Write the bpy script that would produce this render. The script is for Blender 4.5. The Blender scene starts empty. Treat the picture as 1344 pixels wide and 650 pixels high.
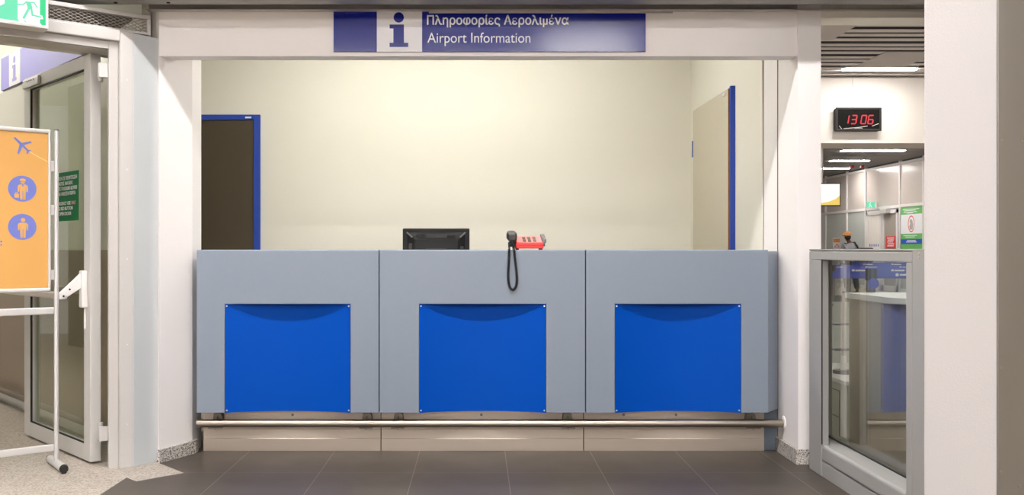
import bpy, bmesh, math, random
from mathutils import Matrix, Vector
random.seed(7)
PI = math.pi
COL = bpy.context.scene.collection

# ------------------------------------------------------------------ materials
def lin(c):
    c /= 255.0
    return c / 12.92 if c <= 0.04045 else ((c + 0.055) / 1.055) ** 2.4

def rgb(r, g, b):
    return (lin(r), lin(g), lin(b), 1.0)

MATS = {}
def mat(name, col, rough=0.5, metal=0.0, var=0.04, vscale=6.0, stretch=(1, 1, 1), bump=0.0, bscale=200.0,
        spec=0.5, emit=None, estr=0.0, rvar=0.0, coat=0.0, var2=None):
    if name in MATS:
        return MATS[name]
    m = bpy.data.materials.new(name)
    m.use_nodes = True
    nt = m.node_tree
    p = nt.nodes['Principled BSDF']
    c = rgb(*col)
    p.inputs['Base Color'].default_value = c
    p.inputs['Roughness'].default_value = rough
    p.inputs['Metallic'].default_value = metal
    p.inputs['Specular IOR Level'].default_value = spec
    p.inputs['Coat Weight'].default_value = coat
    tc = nt.nodes.new('ShaderNodeTexCoord')
    mp = nt.nodes.new('ShaderNodeMapping')
    mp.inputs['Scale'].default_value = stretch
    nt.links.new(tc.outputs['Object'], mp.inputs['Vector'])
    if var > 0:
        n = nt.nodes.new('ShaderNodeTexNoise')
        n.inputs['Scale'].default_value = vscale
        n.inputs['Detail'].default_value = 4
        nt.links.new(mp.outputs['Vector'], n.inputs['Vector'])
        mx = nt.nodes.new('ShaderNodeMix')
        mx.data_type = 'RGBA'
        d = var2 and rgb(*var2)
        mx.inputs['A'].default_value = d or tuple(max(0, x * (1 - var)) for x in c[:3]) + (1,)
        mx.inputs['B'].default_value = tuple(min(1, x * (1 + var)) for x in c[:3]) + (1,)
        nt.links.new(n.outputs['Fac'], mx.inputs['Factor'])
        nt.links.new(mx.outputs['Result'], p.inputs['Base Color'])
        if rvar > 0:
            mr = nt.nodes.new('ShaderNodeMapRange')
            mr.inputs['To Min'].default_value = max(0.02, rough - rvar)
            mr.inputs['To Max'].default_value = rough + rvar
            nt.links.new(n.outputs['Fac'], mr.inputs['Value'])
            nt.links.new(mr.outputs['Result'], p.inputs['Roughness'])
    if bump > 0:
        n2 = nt.nodes.new('ShaderNodeTexNoise')
        n2.inputs['Scale'].default_value = bscale
        nt.links.new(mp.outputs['Vector'], n2.inputs['Vector'])
        b = nt.nodes.new('ShaderNodeBump')
        b.inputs['Strength'].default_value = bump
        b.inputs['Distance'].default_value = 0.002
        nt.links.new(n2.outputs['Fac'], b.inputs['Height'])
        nt.links.new(b.outputs['Normal'], p.inputs['Normal'])
    if emit:
        p.inputs['Emission Color'].default_value = rgb(*emit)
        p.inputs['Emission Strength'].default_value = estr
    MATS[name] = m
    return m

def glass_mat(name, tint=(246, 250, 247), ior=1.5, rough=0.0, extra=0.0):
    m = bpy.data.materials.new(name)
    m.use_nodes = True
    nt = m.node_tree
    nt.nodes.remove(nt.nodes['Principled BSDF'])
    out = nt.nodes['Material Output']
    tr = nt.nodes.new('ShaderNodeBsdfTransparent')
    tr.inputs['Color'].default_value = rgb(*tint)
    gl = nt.nodes.new('ShaderNodeBsdfGlossy')
    gl.inputs['Roughness'].default_value = rough
    gl.inputs['Color'].default_value = (1, 1, 1, 1)
    # Schlick reflectance, the same from both sides of the pane
    ge = nt.nodes.new('ShaderNodeNewGeometry')
    dt = nt.nodes.new('ShaderNodeVectorMath')
    dt.operation = 'DOT_PRODUCT'
    nt.links.new(ge.outputs['Normal'], dt.inputs[0])
    nt.links.new(ge.outputs['Incoming'], dt.inputs[1])
    def M(op, a, b=0.0):
        n = nt.nodes.new('ShaderNodeMath')
        n.operation = op
        for i, v in enumerate((a, b)):
            if isinstance(v, (int, float)):
                n.inputs[i].default_value = v
            else:
                nt.links.new(v, n.inputs[i])
        return n.outputs[0]
    F0 = ((ior - 1) / (ior + 1)) ** 2
    c_ = M('ABSOLUTE', dt.outputs['Value'])
    p5 = M('POWER', M('SUBTRACT', 1.0, c_), 5.0)
    fz = M('ADD', M('MULTIPLY', p5, 1 - F0), F0 + extra)
    ad = nt.nodes.new('ShaderNodeMath')
    ad.operation = 'MINIMUM'
    ad.inputs[1].default_value = 1.0
    nt.links.new(fz, ad.inputs[0])
    mx = nt.nodes.new('ShaderNodeMixShader')
    nt.links.new(ad.outputs[0], mx.inputs[0])
    nt.links.new(tr.outputs[0], mx.inputs[1])
    nt.links.new(gl.outputs[0], mx.inputs[2])
    nt.links.new(mx.outputs[0], out.inputs['Surface'])
    MATS[name] = m
    return m

def speckle_mat(name, base, spots, scale, amount, rough=0.4):
    """stone with chips: voronoi cells, each chip picks a tone of its own"""
    m = bpy.data.materials.new(name)
    m.use_nodes = True
    nt = m.node_tree
    p = nt.nodes['Principled BSDF']
    p.inputs['Roughness'].default_value = rough
    tc = nt.nodes.new('ShaderNodeTexCoord')
    vo = nt.nodes.new('ShaderNodeTexVoronoi')
    vo.inputs['Scale'].default_value = scale
    nt.links.new(tc.outputs['Object'], vo.inputs['Vector'])
    sx = nt.nodes.new('ShaderNodeSeparateColor')
    nt.links.new(vo.outputs['Color'], sx.inputs[0])
    cr = nt.nodes.new('ShaderNodeValToRGB')
    cr.color_ramp.interpolation = 'CONSTANT'
    e = cr.color_ramp.elements
    e[0].position = 0.0
    e[0].color = rgb(*base)
    e[1].position = 1 - amount
    e[1].color = rgb(*spots[0])
    k = len(spots)
    for i, s in enumerate(spots[1:], 1):
        q = e.new(1 - amount + amount * i / k)
        q.color = rgb(*s)
    nt.links.new(sx.outputs[0], cr.inputs[0])
    n = nt.nodes.new('ShaderNodeTexNoise')
    n.inputs['Scale'].default_value = 1.6
    nt.links.new(tc.outputs['Object'], n.inputs['Vector'])
    mr = nt.nodes.new('ShaderNodeMapRange')
    mr.inputs['To Min'].default_value = 0.88
    mr.inputs['To Max'].default_value = 1.1
    nt.links.new(n.outputs['Fac'], mr.inputs['Value'])
    mx = nt.nodes.new('ShaderNodeMix')
    mx.data_type = 'RGBA'
    mx.blend_type = 'MULTIPLY'
    mx.inputs['Factor'].default_value = 1
    nt.links.new(cr.outputs[0], mx.inputs['A'])
    nt.links.new(mr.outputs[0], mx.inputs['B'])
    nt.links.new(mx.outputs['Result'], p.inputs['Base Color'])
    MATS[name] = m
    return m

def tile_mat(name, col, grout, pitch, ox, oy):
    m = bpy.data.materials.new(name)
    m.use_nodes = True
    nt = m.node_tree
    p = nt.nodes['Principled BSDF']
    p.inputs['Roughness'].default_value = 0.42
    tc = nt.nodes.new('ShaderNodeTexCoord')
    sp = nt.nodes.new('ShaderNodeSeparateXYZ')
    nt.links.new(tc.outputs['Object'], sp.inputs[0])
    def M(op, a, b=None):
        n = nt.nodes.new('ShaderNodeMath')
        n.operation = op
        for i, v in enumerate((a, b)):
            if v is None:
                continue
            if isinstance(v, (int, float)):
                n.inputs[i].default_value = v
            else:
                nt.links.new(v, n.inputs[i])
        return n.outputs[0]
    def near(axis, off):
        t = M('DIVIDE', M('ADD', sp.outputs[axis], -off + 100 * pitch), pitch)
        f = M('FRACT', t)
        d = M('MINIMUM', f, M('SUBTRACT', 1.0, f))
        return M('LESS_THAN', d, 0.0016 / pitch), M('FLOOR', t)
    gx, ix = near(0, ox)
    gy, iy = near(1, oy)
    gy2 = M('MULTIPLY', gy, 0.55)
    g = M('MAXIMUM', gx, gy2)
    wn = nt.nodes.new('ShaderNodeTexWhiteNoise')
    cb = nt.nodes.new('ShaderNodeCombineXYZ')
    nt.links.new(ix, cb.inputs[0])
    nt.links.new(iy, cb.inputs[1])
    nt.links.new(cb.outputs[0], wn.inputs['Vector'])
    no = nt.nodes.new('ShaderNodeTexNoise')
    no.inputs['Scale'].default_value = 3.5
    no.inputs['Detail'].default_value = 6
    nt.links.new(tc.outputs['Object'], no.inputs['Vector'])
    v = M('ADD', M('MULTIPLY', wn.outputs['Value'], 0.16), M('MULTIPLY', no.outputs['Fac'], 0.5))
    v = M('ADD', v, 0.68)
    c1 = nt.nodes.new('ShaderNodeMix')
    c1.data_type = 'RGBA'
    c1.blend_type = 'MULTIPLY'
    c1.inputs['Factor'].default_value = 1
    c1.inputs['A'].default_value = rgb(*col)
    nt.links.new(v, c1.inputs['B'])
    c2 = nt.nodes.new('ShaderNodeMix')
    c2.data_type = 'RGBA'
    nt.links.new(g, c2.inputs['Factor'])
    nt.links.new(c1.outputs['Result'], c2.inputs['A'])
    c2.inputs['B'].default_value = rgb(*grout)
    nt.links.new(c2.outputs['Result'], p.inputs['Base Color'])
    rr = nt.nodes.new('ShaderNodeMapRange')
    rr.inputs['To Min'].default_value = 0.34
    rr.inputs['To Max'].default_value = 0.55
    nt.links.new(no.outputs['Fac'], rr.inputs['Value'])
    nt.links.new(rr.outputs[0], p.inputs['Roughness'])
    MATS[name] = m
    return m

def emit_mat(name, col, strength):
    m = bpy.data.materials.new(name)
    m.use_nodes = True
    nt = m.node_tree
    p = nt.nodes['Principled BSDF']
    p.inputs['Base Color'].default_value = (0.03, 0.03, 0.03, 1)
    p.inputs['Specular IOR Level'].default_value = 0.2
    p.inputs['Emission Color'].default_value = rgb(*col)
    p.inputs['Emission Strength'].default_value = strength
    MATS[name] = m
    return m

WALL = mat('white_wall_paint', (243, 238, 235), 0.8, var=0.02, vscale=3, bump=0.15, bscale=160)
PILLAR = mat('textured_white_paint', (204, 200, 199), 0.8, var=0.02, vscale=3, bump=0.5, bscale=130)
CREAM = mat('cream_wall_paint', (232, 228, 215), 0.85, var=0.015, vscale=2, bump=0.1, bscale=160)
GREY = mat('grey_blue_laminate', (126, 136, 149), 0.42, var=0.025, vscale=40, bump=0.05, bscale=500)
BLUE = mat('glossy_blue_panel', (0, 72, 170), 0.5, var=0.03, vscale=2, spec=0.08)
DBLUE = mat('slate_blue_laminate', (104, 114, 126), 0.45, var=0.03)
STEEL = mat('brushed_stainless', (194, 182, 168), 0.42, 0.6, var=0.10, vscale=2.2, stretch=(0.5, 0.5, 14), rvar=0.1)
STEELW = mat('stainless_wall_cladding', (190, 180, 168), 0.42, 1.0, var=0.14, vscale=1.3, stretch=(0.4, 0.4, 2.2), rvar=0.08)
RAILM = mat('polished_stainless_tube', (158, 148, 137), 0.36, 1.0, var=0.03)
ALU = mat('satin_aluminium', (214, 212, 210), 0.38, 0.35, var=0.02)
GATE = mat('grey_powder_coat', (162, 160, 156), 0.45, var=0.03, bump=0.08, bscale=400)
DFRAME = mat('pale_grey_door_paint', (194, 191, 187), 0.42, var=0.02)
DPANEL = mat('cool_grey_post_paint', (192, 196, 197), 0.34, var=0.02)
TRAY = mat('grey_metal_ceiling', (150, 148, 146), 0.4, 0.3, var=0.03)
DARK = mat('dark_void', (30, 28, 27), 0.9, var=0.05)
BLACK = mat('black_plastic', (15, 15, 16), 0.6, var=0.06, vscale=30)
BLACKG = mat('charcoal_plastic', (36, 35, 34), 0.4, var=0.06, vscale=30)
SILV = mat('grey_moulded_edge', (110, 108, 110), 0.35, var=0.05)
LEAFP = mat('pale_leaf_paint', (204, 201, 197), 0.35, var=0.02)
CLAD = mat('pale_steel_cladding', (212, 209, 198), 0.3, 0.2, var=0.06, vscale=0.9)
RUBBER = mat('black_rubber', (28, 28, 28), 0.7, var=0.1)
SIGNB = mat('sign_blue_film', (20, 30, 128), 0.13, var=0.02, spec=0.45)
SIGNW = mat('sign_white_film', (222, 220, 222), 0.34, var=0.01)
LETTER = mat('white_lettering', (226, 226, 232), 0.4, var=0.01)
YELLOW = mat('amber_poster', (212, 160, 88), 0.42, var=0.05, vscale=1.2)
PICTO = mat('periwinkle_print', (106, 118, 192), 0.45, var=0.03)
PALEY = mat('pale_yellow_print', (252, 214, 150), 0.45, var=0.02)
RED = mat('red_phone_plastic', (226, 46, 44), 0.35, var=0.03)
PINK = mat('faded_red_plastic', (240, 128, 126), 0.4, var=0.03)
DRED = mat('deep_red_plastic', (168, 24, 36), 0.4, var=0.03)
DOORB = mat('dark_bronze_door', (70, 60, 44), 0.55, var=0.08, vscale=9)
FRAMEB = mat('blue_door_frame_paint', (22, 66, 170), 0.42, var=0.04)
DOORBE = mat('beige_door_laminate', (198, 190, 170), 0.5, var=0.03)
WOOD = mat('raw_wood_edge', (170, 116, 60), 0.6, var=0.25, vscale=12, stretch=(4, 4, 0.5))
GREENS = mat('green_sticker_film', (0, 106, 60), 0.6, var=0.03, spec=0.2)
GREENP = mat('leaf_green_print', (112, 186, 104), 0.5, var=0.02)
WHITEP = mat('white_print', (238, 238, 240), 0.5, var=0.01)
REDP = mat('red_print', (226, 62, 62), 0.5, var=0.03)
BLUEP = mat('royal_blue_print', (38, 92, 196), 0.5, var=0.03)
ORANGEP = mat('orange_print', (244, 166, 84), 0.5, var=0.03)
BELT = mat('blue_belt_webbing', (66, 84, 186), 0.6, var=0.06, vscale=30)
STICK = mat('blue_dot_film', (72, 84, 190), 0.45, var=0.03)
BAFFLE = mat('white_metal_baffle', (222, 216, 210), 0.5, var=0.03)
FROST = mat('frosted_beige_glass', (206, 196, 188), 0.22, var=0.06, vscale=0.7)
PALEG = mat('pale_grey_green_glass', (196, 200, 194), 0.2, var=0.08, vscale=0.8)
WHITEF = mat('white_frame_paint', (226, 222, 219), 0.5, var=0.02)
GRNWALL = mat('sage_grey_wall', (178, 184, 162), 0.6, var=0.08, vscale=1.2)
BRNWALL = mat('dark_brown_panel', (72, 62, 56), 0.5, var=0.12, vscale=1.5)
WHITES = mat('white_solid_surface', (226, 226, 224), 0.35, var=0.01)
SAGE = mat('pale_sage_laminate', (186, 190, 172), 0.4, var=0.03)
GLASS = glass_mat('clear_pane', (247, 250, 248), 1.5)
GLASSG = glass_mat('clear_barrier_pane', (238, 240, 236), 1.62, 0.0, 0.05)
GRANITE = speckle_mat('speckled_granite', (196, 190, 182), [(120, 112, 104), (60, 55, 50), (224, 220, 214)], 240, 0.42)
TERRAZZO = speckle_mat('beige_terrazzo', (178, 169, 157), [(162, 150, 137), (144, 133, 120), (192, 184, 174)], 130, 0.5, 0.38)
TILES = tile_mat('dark_floor_tile', (72, 64, 56), (130, 120, 112), 0.4627, 0.1475, 4.497)
LEDRED = emit_mat('red_led', (226, 24, 52), 0.66)
TUBE = emit_mat('hall_tube_light', (252, 249, 249), 90.0)
TUBEB = emit_mat('booth_tube_light', (251, 249, 243), 33.0)
TUBEC = emit_mat('corridor_tube_light', (255, 250, 246), 46.0)
TUBEV = emit_mat('vestibule_tube_light', (255, 250, 242), 68.0)
EXITW = emit_mat('exit_white_lit', (250, 255, 252), 0.66)
EXITG = emit_mat('exit_green_lit', (0, 236, 150), 0.54)
EXITP = emit_mat('exit_pale_green_lit', (112, 250, 196), 0.54)
SCREENW = emit_mat('screen_white_lit', (255, 253, 248), 0.66)
SCREENY = emit_mat('screen_yellow_lit', (250, 214, 110), 0.6)

# ------------------------------------------------------------------ mesh tools
class Frame:
    """upright plane: O on the floor, r = direction to the right as seen from its face; c points at the viewer"""
    def __init__(s, O, r, z=0.0):
        l = math.hypot(*r)
        rx, ry = r[0] / l, r[1] / l
        s.M = Matrix(((rx, 0, ry, O[0]), (ry, 0, -rx, O[1]), (0, 1, 0, z), (0, 0, 0, 1)))
    def p(s, a, b, c):
        return s.M @ Vector((a, b, c))
ID = Matrix.Identity(4)

class MB:
    def __init__(s):
        s.bm = bmesh.new()
        s.mats = []
    def mi(s, m):
        if m is None:
            return 0
        if m not in s.mats:
            s.mats.append(m)
        return s.mats.index(m)
    def add(s, tmp, M=None, m=None, smooth=False):
        if M is not None:
            tmp.transform(M)
        bmesh.ops.recalc_face_normals(tmp, faces=tmp.faces[:])
        i = s.mi(m)
        for f in tmp.faces:
            f.material_index = i
            if smooth:
                f.smooth = True
        me = bpy.data.meshes.new('t')
        tmp.to_mesh(me)
        tmp.free()
        s.bm.from_mesh(me)
        bpy.data.meshes.remove(me)
        return s
    def box(s, x0, x1, y0, y1, z0, z1, bev=0.0, M=None, m=None, seg=2):
        t = bmesh.new()
        bmesh.ops.create_cube(t, size=1)
        bmesh.ops.scale(t, vec=(abs(x1 - x0), abs(y1 - y0), abs(z1 - z0)), verts=t.verts[:])
        bmesh.ops.translate(t, vec=((x0 + x1) / 2, (y0 + y1) / 2, (z0 + z1) / 2), verts=t.verts[:])
        if bev:
            bmesh.ops.bevel(t, geom=t.edges[:], offset=bev, segments=seg, affect='EDGES', profile=0.5)
        return s.add(t, M, m)
    def fbox(s, F, a0, a1, b0, b1, c0, c1, bev=0.0, m=None, seg=2):
        return s.box(a0, a1, b0, b1, c0, c1, bev, F.M, m, seg)
    def poly(s, pts, d0, d1, M=None, m=None, bev=0.0, smooth=False):
        """closed outline in local xy, extruded along local z"""
        t = bmesh.new()
        vs = [t.verts.new((x, y, d0)) for x, y in pts]
        f = t.faces.new(vs)
        r = bmesh.ops.extrude_face_region(t, geom=[f])
        bmesh.ops.translate(t, vec=(0, 0, d1 - d0), verts=[v for v in r['geom'] if isinstance(v, bmesh.types.BMVert)])
        if bev:
            bmesh.ops.bevel(t, geom=t.edges[:], offset=bev, segments=2, affect='EDGES', profile=0.5)
        big = [f for f in t.faces if len(f.verts) > 4]
        if big:
            bmesh.ops.triangulate(t, faces=big)
        return s.add(t, M, m, smooth)
    def cyl(s, p0, p1, r, n=20, r2=None, m=None, M=None):
        p0, p1 = Vector(p0), Vector(p1)
        d = p1 - p0
        t = bmesh.new()
        bmesh.ops.create_cone(t, cap_ends=True, segments=n, radius1=r, radius2=r if r2 is None else r2, depth=d.length)
        for f in t.faces:
            f.smooth = len(f.verts) == 4
        q = d.to_track_quat('Z', 'Y').to_matrix().to_4x4()
        t.transform(Matrix.Translation((p0 + p1) / 2) @ q)
        return s.add(t, M, m)
    def tube(s, pts, r, n=10, m=None, M=None, cap=True):
        pts = [Vector(p) for p in pts]
        t = bmesh.new()
        rings = []
        up = None
        for i, p in enumerate(pts):
            d = (pts[min(i + 1, len(pts) - 1)] - pts[max(i - 1, 0)]).normalized()
            if up is None:
                up = Vector((0, 0, 1)) if abs(d.z) < 0.9 else Vector((1, 0, 0))
            a = d.cross(up)
            if a.length < 1e-6:
                a = d.orthogonal()
            a.normalize()
            b = a.cross(d).normalized()
            up = b
            rings.append([t.verts.new(p + r * (math.cos(2 * PI * k / n) * a + math.sin(2 * PI * k / n) * b)) for k in range(n)])
        for A, B in zip(rings, rings[1:]):
            for k in range(n):
                f = t.faces.new((A[k], A[(k + 1) % n], B[(k + 1) % n], B[k]))
                f.smooth = True
        if cap:
            t.faces.new(rings[0])
            t.faces.new(rings[-1])
        return s.add(t, M, m)
    def ell(s, c, rx, ry, rz, m=None, M=None, u=20, v=12):
        t = bmesh.new()
        bmesh.ops.create_uvsphere(t, u_segments=u, v_segments=v, radius=1)
        bmesh.ops.scale(t, vec=(rx, ry, rz), verts=t.verts[:])
        bmesh.ops.translate(t, vec=c, verts=t.verts[:])
        return s.add(t, M, m, True)
    def mesh(s, me, M=None, m=None):
        t = bmesh.new()
        t.from_mesh(me)
        return s.add(t, M, m)
    def build(s, name, material=None, parent=None):
        me = bpy.data.meshes.new(name)
        if parent is not None:
            w = Vector((0, 0, 0))
            q = parent
            while q is not None:
                w += q.location
                q = q.parent
            off, loc = w, Vector((0, 0, 0))
        else:
            xs = [v.co for v in s.bm.verts]
            lo = Vector([min(v[i] for v in xs) for i in range(3)])
            hi = Vector([max(v[i] for v in xs) for i in range(3)])
            off = Vector(((lo.x + hi.x) / 2, (lo.y + hi.y) / 2, lo.z))
            loc = off.copy()
        if s.keep:
            off = Vector((0, 0, 0)) if parent is None else off
            loc = Vector((0, 0, 0))
        bmesh.ops.translate(s.bm, vec=-off, verts=s.bm.verts[:])
        s.bm.normal_update()
        for e in s.bm.edges:      # keep rounded sides round and their end caps crisp
            if len(e.link_faces) == 2 and e.calc_face_angle(0.0) > 0.7:
                e.smooth = False
        s.bm.to_mesh(me)
        s.bm.free()
        for m in (s.mats or [material]):
            me.materials.append(m)
        o = bpy.data.objects.new(name, me)
        COL.objects.link(o)
        o.location = loc
        if parent is not None:
            o.parent = parent
        return o
    keep = False

def tag(o, label, cat, group=None):
    o['label'] = label
    o['category'] = cat
    if group:
        o['group'] = group
    return o

def thing(name, label, cat, loc, group=None):
    o = bpy.data.objects.new(name, None)
    o.empty_display_size = 0.1
    COL.objects.link(o)
    o.location = loc
    return tag(o, label, cat, group)

def struct(o):
    o['kind'] = 'structure'
    return o

def sroot(name, loc=(0, 0, 0)):
    o = bpy.data.objects.new(name, None)
    COL.objects.link(o)
    o.location = loc
    return struct(o)

def lab(o, label):
    o['label'] = label
    return o

def copy_tree(src, name_loc, label=None):
    r = src.copy()
    COL.objects.link(r)
    r.location = name_loc
    if label:
        r['label'] = label
    for ch in list(src.children):
        c = ch.copy()
        COL.objects.link(c)
        c.parent = r
        for g in list(ch.children):
            d = g.copy()
            COL.objects.link(d)
            d.parent = c
    return r

def text_mesh(s, width, cap, bold=0.0, shear=0.0, depth=0.0008):
    """lettering laid out in local xy, baseline at y=0, left edge at x=0, scaled to a width and a capital height"""
    cu = bpy.data.curves.new('t', 'FONT')
    cu.body = s
    cu.extrude = 0.0
    cu.offset = bold
    cu.shear = shear
    cu.resolution_u = 6
    o = bpy.data.objects.new('t', cu)
    COL.objects.link(o)
    dg = bpy.context.evaluated_depsgraph_get()
    dg.update()
    me = bpy.data.meshes.new_from_object(o.evaluated_get(dg))
    bpy.data.objects.remove(o)
    bpy.data.curves.remove(cu)
    x0 = min(v.co.x for v in me.vertices)
    x1 = max(v.co.x for v in me.vertices)
    sx = width / (x1 - x0)
    sy = cap / (0.729 + bold)
    for v in me.vertices:
        v.co.x = (v.co.x - x0) * sx
        v.co.y = v.co.y * sy
        v.co.z = 0
    bm = bmesh.new()
    bm.from_mesh(me)
    bmesh.ops.remove_doubles(bm, verts=bm.verts[:], dist=1e-6)
    r = bmesh.ops.extrude_face_region(bm, geom=bm.faces[:])
    bmesh.ops.translate(bm, vec=(0, 0, depth), verts=[v for v in r['geom'] if isinstance(v, bmesh.types.BMVert)])
    bm.to_mesh(me)
    bm.free()
    return me

def circle(cx, cy, r, n=40, ry=None):
    return [(cx + r * math.cos(2 * PI * i / n), cy + (ry or r) * math.sin(2 * PI * i / n)) for i in range(n)]

def stroke(p, q, w):
    """a bar of width w from p to q with slightly rounded ends"""
    dx, dy = q[0] - p[0], q[1] - p[1]
    l = math.hypot(dx, dy)
    ux, uy = dx / l, dy / l
    base = math.atan2(uy, ux)
    pts = []
    for k in range(7):
        a = base - PI / 2 + PI * k / 6
        pts.append((q[0] + w / 2 * math.cos(a), q[1] + w / 2 * math.sin(a)))
    for k in range(7):
        a = base + PI / 2 + PI * k / 6
        pts.append((p[0] + w / 2 * math.cos(a), p[1] + w / 2 * math.sin(a)))
    return pts

EYE = 1.10
XF = Frame((0, 0), (1, 0))

def plan(mb, pts, z0, z1, m=None, bev=0):
    return mb.poly(pts, z0, z1, None, m, bev)

# ------------------------------------------------------------------ shell
WF = 4.705                      # front face of the white wall
f = MB()
f.keep = True
def face(bm_, pts, m):
    t = bmesh.new()
    ff = t.faces.new([t.verts.new((x, y, 0)) for x, y in pts])
    t.normal_update()
    bmesh.ops.triangulate(t, faces=[ff])
    t.normal_update()
    for q in t.faces:
        if q.normal.z < 0:
            q.normal_flip()
    i = bm_.mi(m)
    for q in t.faces:
        q.material_index = i
    me = bpy.data.meshes.new('t')
    t.to_mesh(me)
    t.free()
    bm_.bm.from_mesh(me)
    bpy.data.meshes.remove(me)
face(f, [(-9, -12.2), (-1.69, -12.2), (-1.69, 4.4), (-1.616, 4.328), (-1.444, 4.49), (-1.66, 4.72), (-1.66, 12), (-9, 12)], TERRAZZO)
face(f, [(-1.69, -12.2), (1.72, -12.2), (1.72, 2.2), (-1.69, 2.2)], TERRAZZO)  # unseen floor made pale terrazzo to bounce light up the counter front
face(f, [(-1.69, 2.2), (1.72, 2.2), (1.72, 7.2), (-1.66, 7.2), (-1.66, 4.72), (-1.444, 4.49), (-1.616, 4.328), (-1.69, 4.4)], TILES)
face(f, [(1.72, -12.2), (12, -12.2), (12, 36), (1.72, 36)], TERRAZZO)
struct(f.build('floor'))

# front wall: header, splayed left jamb, right pier
w = MB()
w.box(-1.64, 1.642, WF, WF + 0.10, 2.093, 2.95)
struct(w.build('wall_front', WALL))
w = MB()
plan(w, [(-1.640, WF), (-1.539, 4.93), (-1.539, 5.09), (-1.66, 5.09), (-1.80, 4.95), (-1.69, 4.79), (-1.645, WF + 0.012)], 0, 2.95)
struct(w.build('wall_left_jamb', WALL))
w = MB()
plan(w, [(1.642, WF - 0.02), (1.759, WF - 0.02), (1.759, 7.1), (1.642, 7.1)], 0, 2.95)
wr = struct(w.build('wall_right_pier', WALL))
w = MB()
w.box(1.6385, 1.6415, 4.996, 5.004, 0, 2.93)
w.box(1.6385, 1.6415, 5.247, 5.250, 0, 2.93)
struct(w.build('trim_1', mat('brown_joint_strip', (120, 96, 78), 0.7)))
w = MB()
w.box(1.632, 1.6415, 5.25, 7.0, 0, 2.93)
struct(w.build('wall_right_booth', CREAM))
w = MB()
w.box(-4.0, 1.642, 7.0, 7.12, 0, 2.95)
struct(w.build('wall_back', CREAM))
w = MB()
plan(w, [(-1.62, 5.0), (-1.75, 4.93), (-4.0, 7.39), (-4.0, 7.12), (-3.84, 7.12), (-1.62, 5.09)], 0, 2.95)
struct(w.build('wall_left_booth', CREAM))
w = MB()
w.box(-4.0, 1.76, 4.72, 7.12, 2.95, 3.05)
struct(w.build('ceiling_booth', CREAM))

# granite baseboards on both jambs
b = MB()
plan(b, [(-1.646, WF - 0.014), (-1.632, WF - 0.014), (-1.519, 4.922), (-1.519, 4.977), (-1.536, 4.977), (-1.539, 4.931), (-1.640, WF - 0.001), (-1.646, WF - 0.001)], 0, 0.068)
struct(b.build('baseboard_left', GRANITE))
b = MB()
plan(b, [(1.625, 4.665), (1.772, 4.665), (1.772, 5.0), (1.7595, 5.0), (1.7595, 4.684), (1.6415, 4.684), (1.6415, 4.99), (1.625, 4.99)], 0, 0.075)
struct(b.build('baseboard_right', GRANITE))

# low metal ceiling edge in front of the wall
t = MB()
t.box(-3.4, 2.9, 4.478, 4.56, 2.32, 2.345, 0.003)
t.box(-3.4, 2.9, 4.4601, 4.478, 2.32, 2.80)
struct(t.build('ceiling_edge_tray', TRAY))
t = MB()
t.box(-1.72, 2.9, 4.56, 4.70, 2.40, 2.42)
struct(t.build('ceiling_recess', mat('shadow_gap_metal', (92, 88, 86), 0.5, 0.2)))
t = MB()
t.box(-1.69, 2.9, 4.655, 4.700, 2.3195, 2.3225)
t.box(-1.69, 2.9, 4.6965, 4.700, 2.3225, 2.40)
t.box(-0.25, 1.0, 4.684, 4.687, 2.309, 2.3195)
struct(t.build('trim_2', mat('grey_angle_trim', (176, 172, 168), 0.35, 0.3)))
t = MB()
for x in (-1.79, -1.53):
    t.cyl((x, 4.52, 2.3195), (x, 4.52, 2.316), 0.009, 14)
struct(t.build('trim_3', DARK))

# hall round the camera: a high ceiling carries the lights, the counter wall sits under a low soffit
HZ = 4.7
t = MB()
t.box(-6.1, 5.1, -12.2, 4.46, HZ, HZ + 0.1)
struct(t.build('ceiling', mat('hall_ceiling_paint', (116, 113, 110), 0.8)))
t = MB()
t.box(-6.1, 5.1, -12.3, -12.2, 0, HZ)
struct(t.build('wall_hall_back', mat('hall_grey_wall', (206, 200, 194), 0.7)))
t = MB()
t.box(5.0, 5.1, -12.2, 3.395, 0, HZ)
t.box(2.8, 2.9, 3.4905, 4.68, 0, 2.8)
struct(t.build('wall_hall_right', mat('hall_taupe_wall', (180, 172, 164), 0.7)))
t = MB()
t.box(-6.1, -6.0, -12.2, 3.4, 0, HZ)
struct(t.build('wall_hall_left', mat('hall_grey_wall2', (190, 184, 178), 0.7)))
t = MB()
t.box(-6.0, 5.1, 4.44, 4.46, 2.80, HZ)
struct(t.build('wall_hall_fascia', WALL))

# ------------------------------------------------------------------ door frame on the left (turned 38 degrees) with wire mesh transom
DF = Frame((-1.737, 4.61), (0.788, 0.616))
d = sroot('door_1', (-1.9, 4.5, 0))
m = MB()
m.fbox(DF, -0.065, 0, 0, 2.195, -0.06, 0, 0.004)
m.fbox(DF, -0.110, -0.065, 0, 2.14, -0.05, -0.028, 0.002)
m.build('door_post', DFRAME, d)
m = MB()
m.fbox(DF, -1.40, -0.0655, 2.14, 2.195, -0.06, 0, 0.004)
m.build('door_header', DFRAME, d)
m = MB()
m.fbox(DF, -1.40, -0.1105, 2.10, 2.139, -0.05, -0.028, 0.002)
m.build('door_stop', DFRAME, d)
m = MB()
m.fbox(DF, -1.40, -1.28, 0, 2.139, -0.06, 0, 0.004)
m.build('door_post', DFRAME, d)
m = MB()      # wide cool-grey cover panel that turns to the white wall
PF = Frame((-1.656, 4.728), (0.081, 0.118))
m.fbox(PF, -0.1435, 0.010, 0, 2.19, -0.012, 0, 0.003)
m.build('cover_panel', DPANEL, d)
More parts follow.
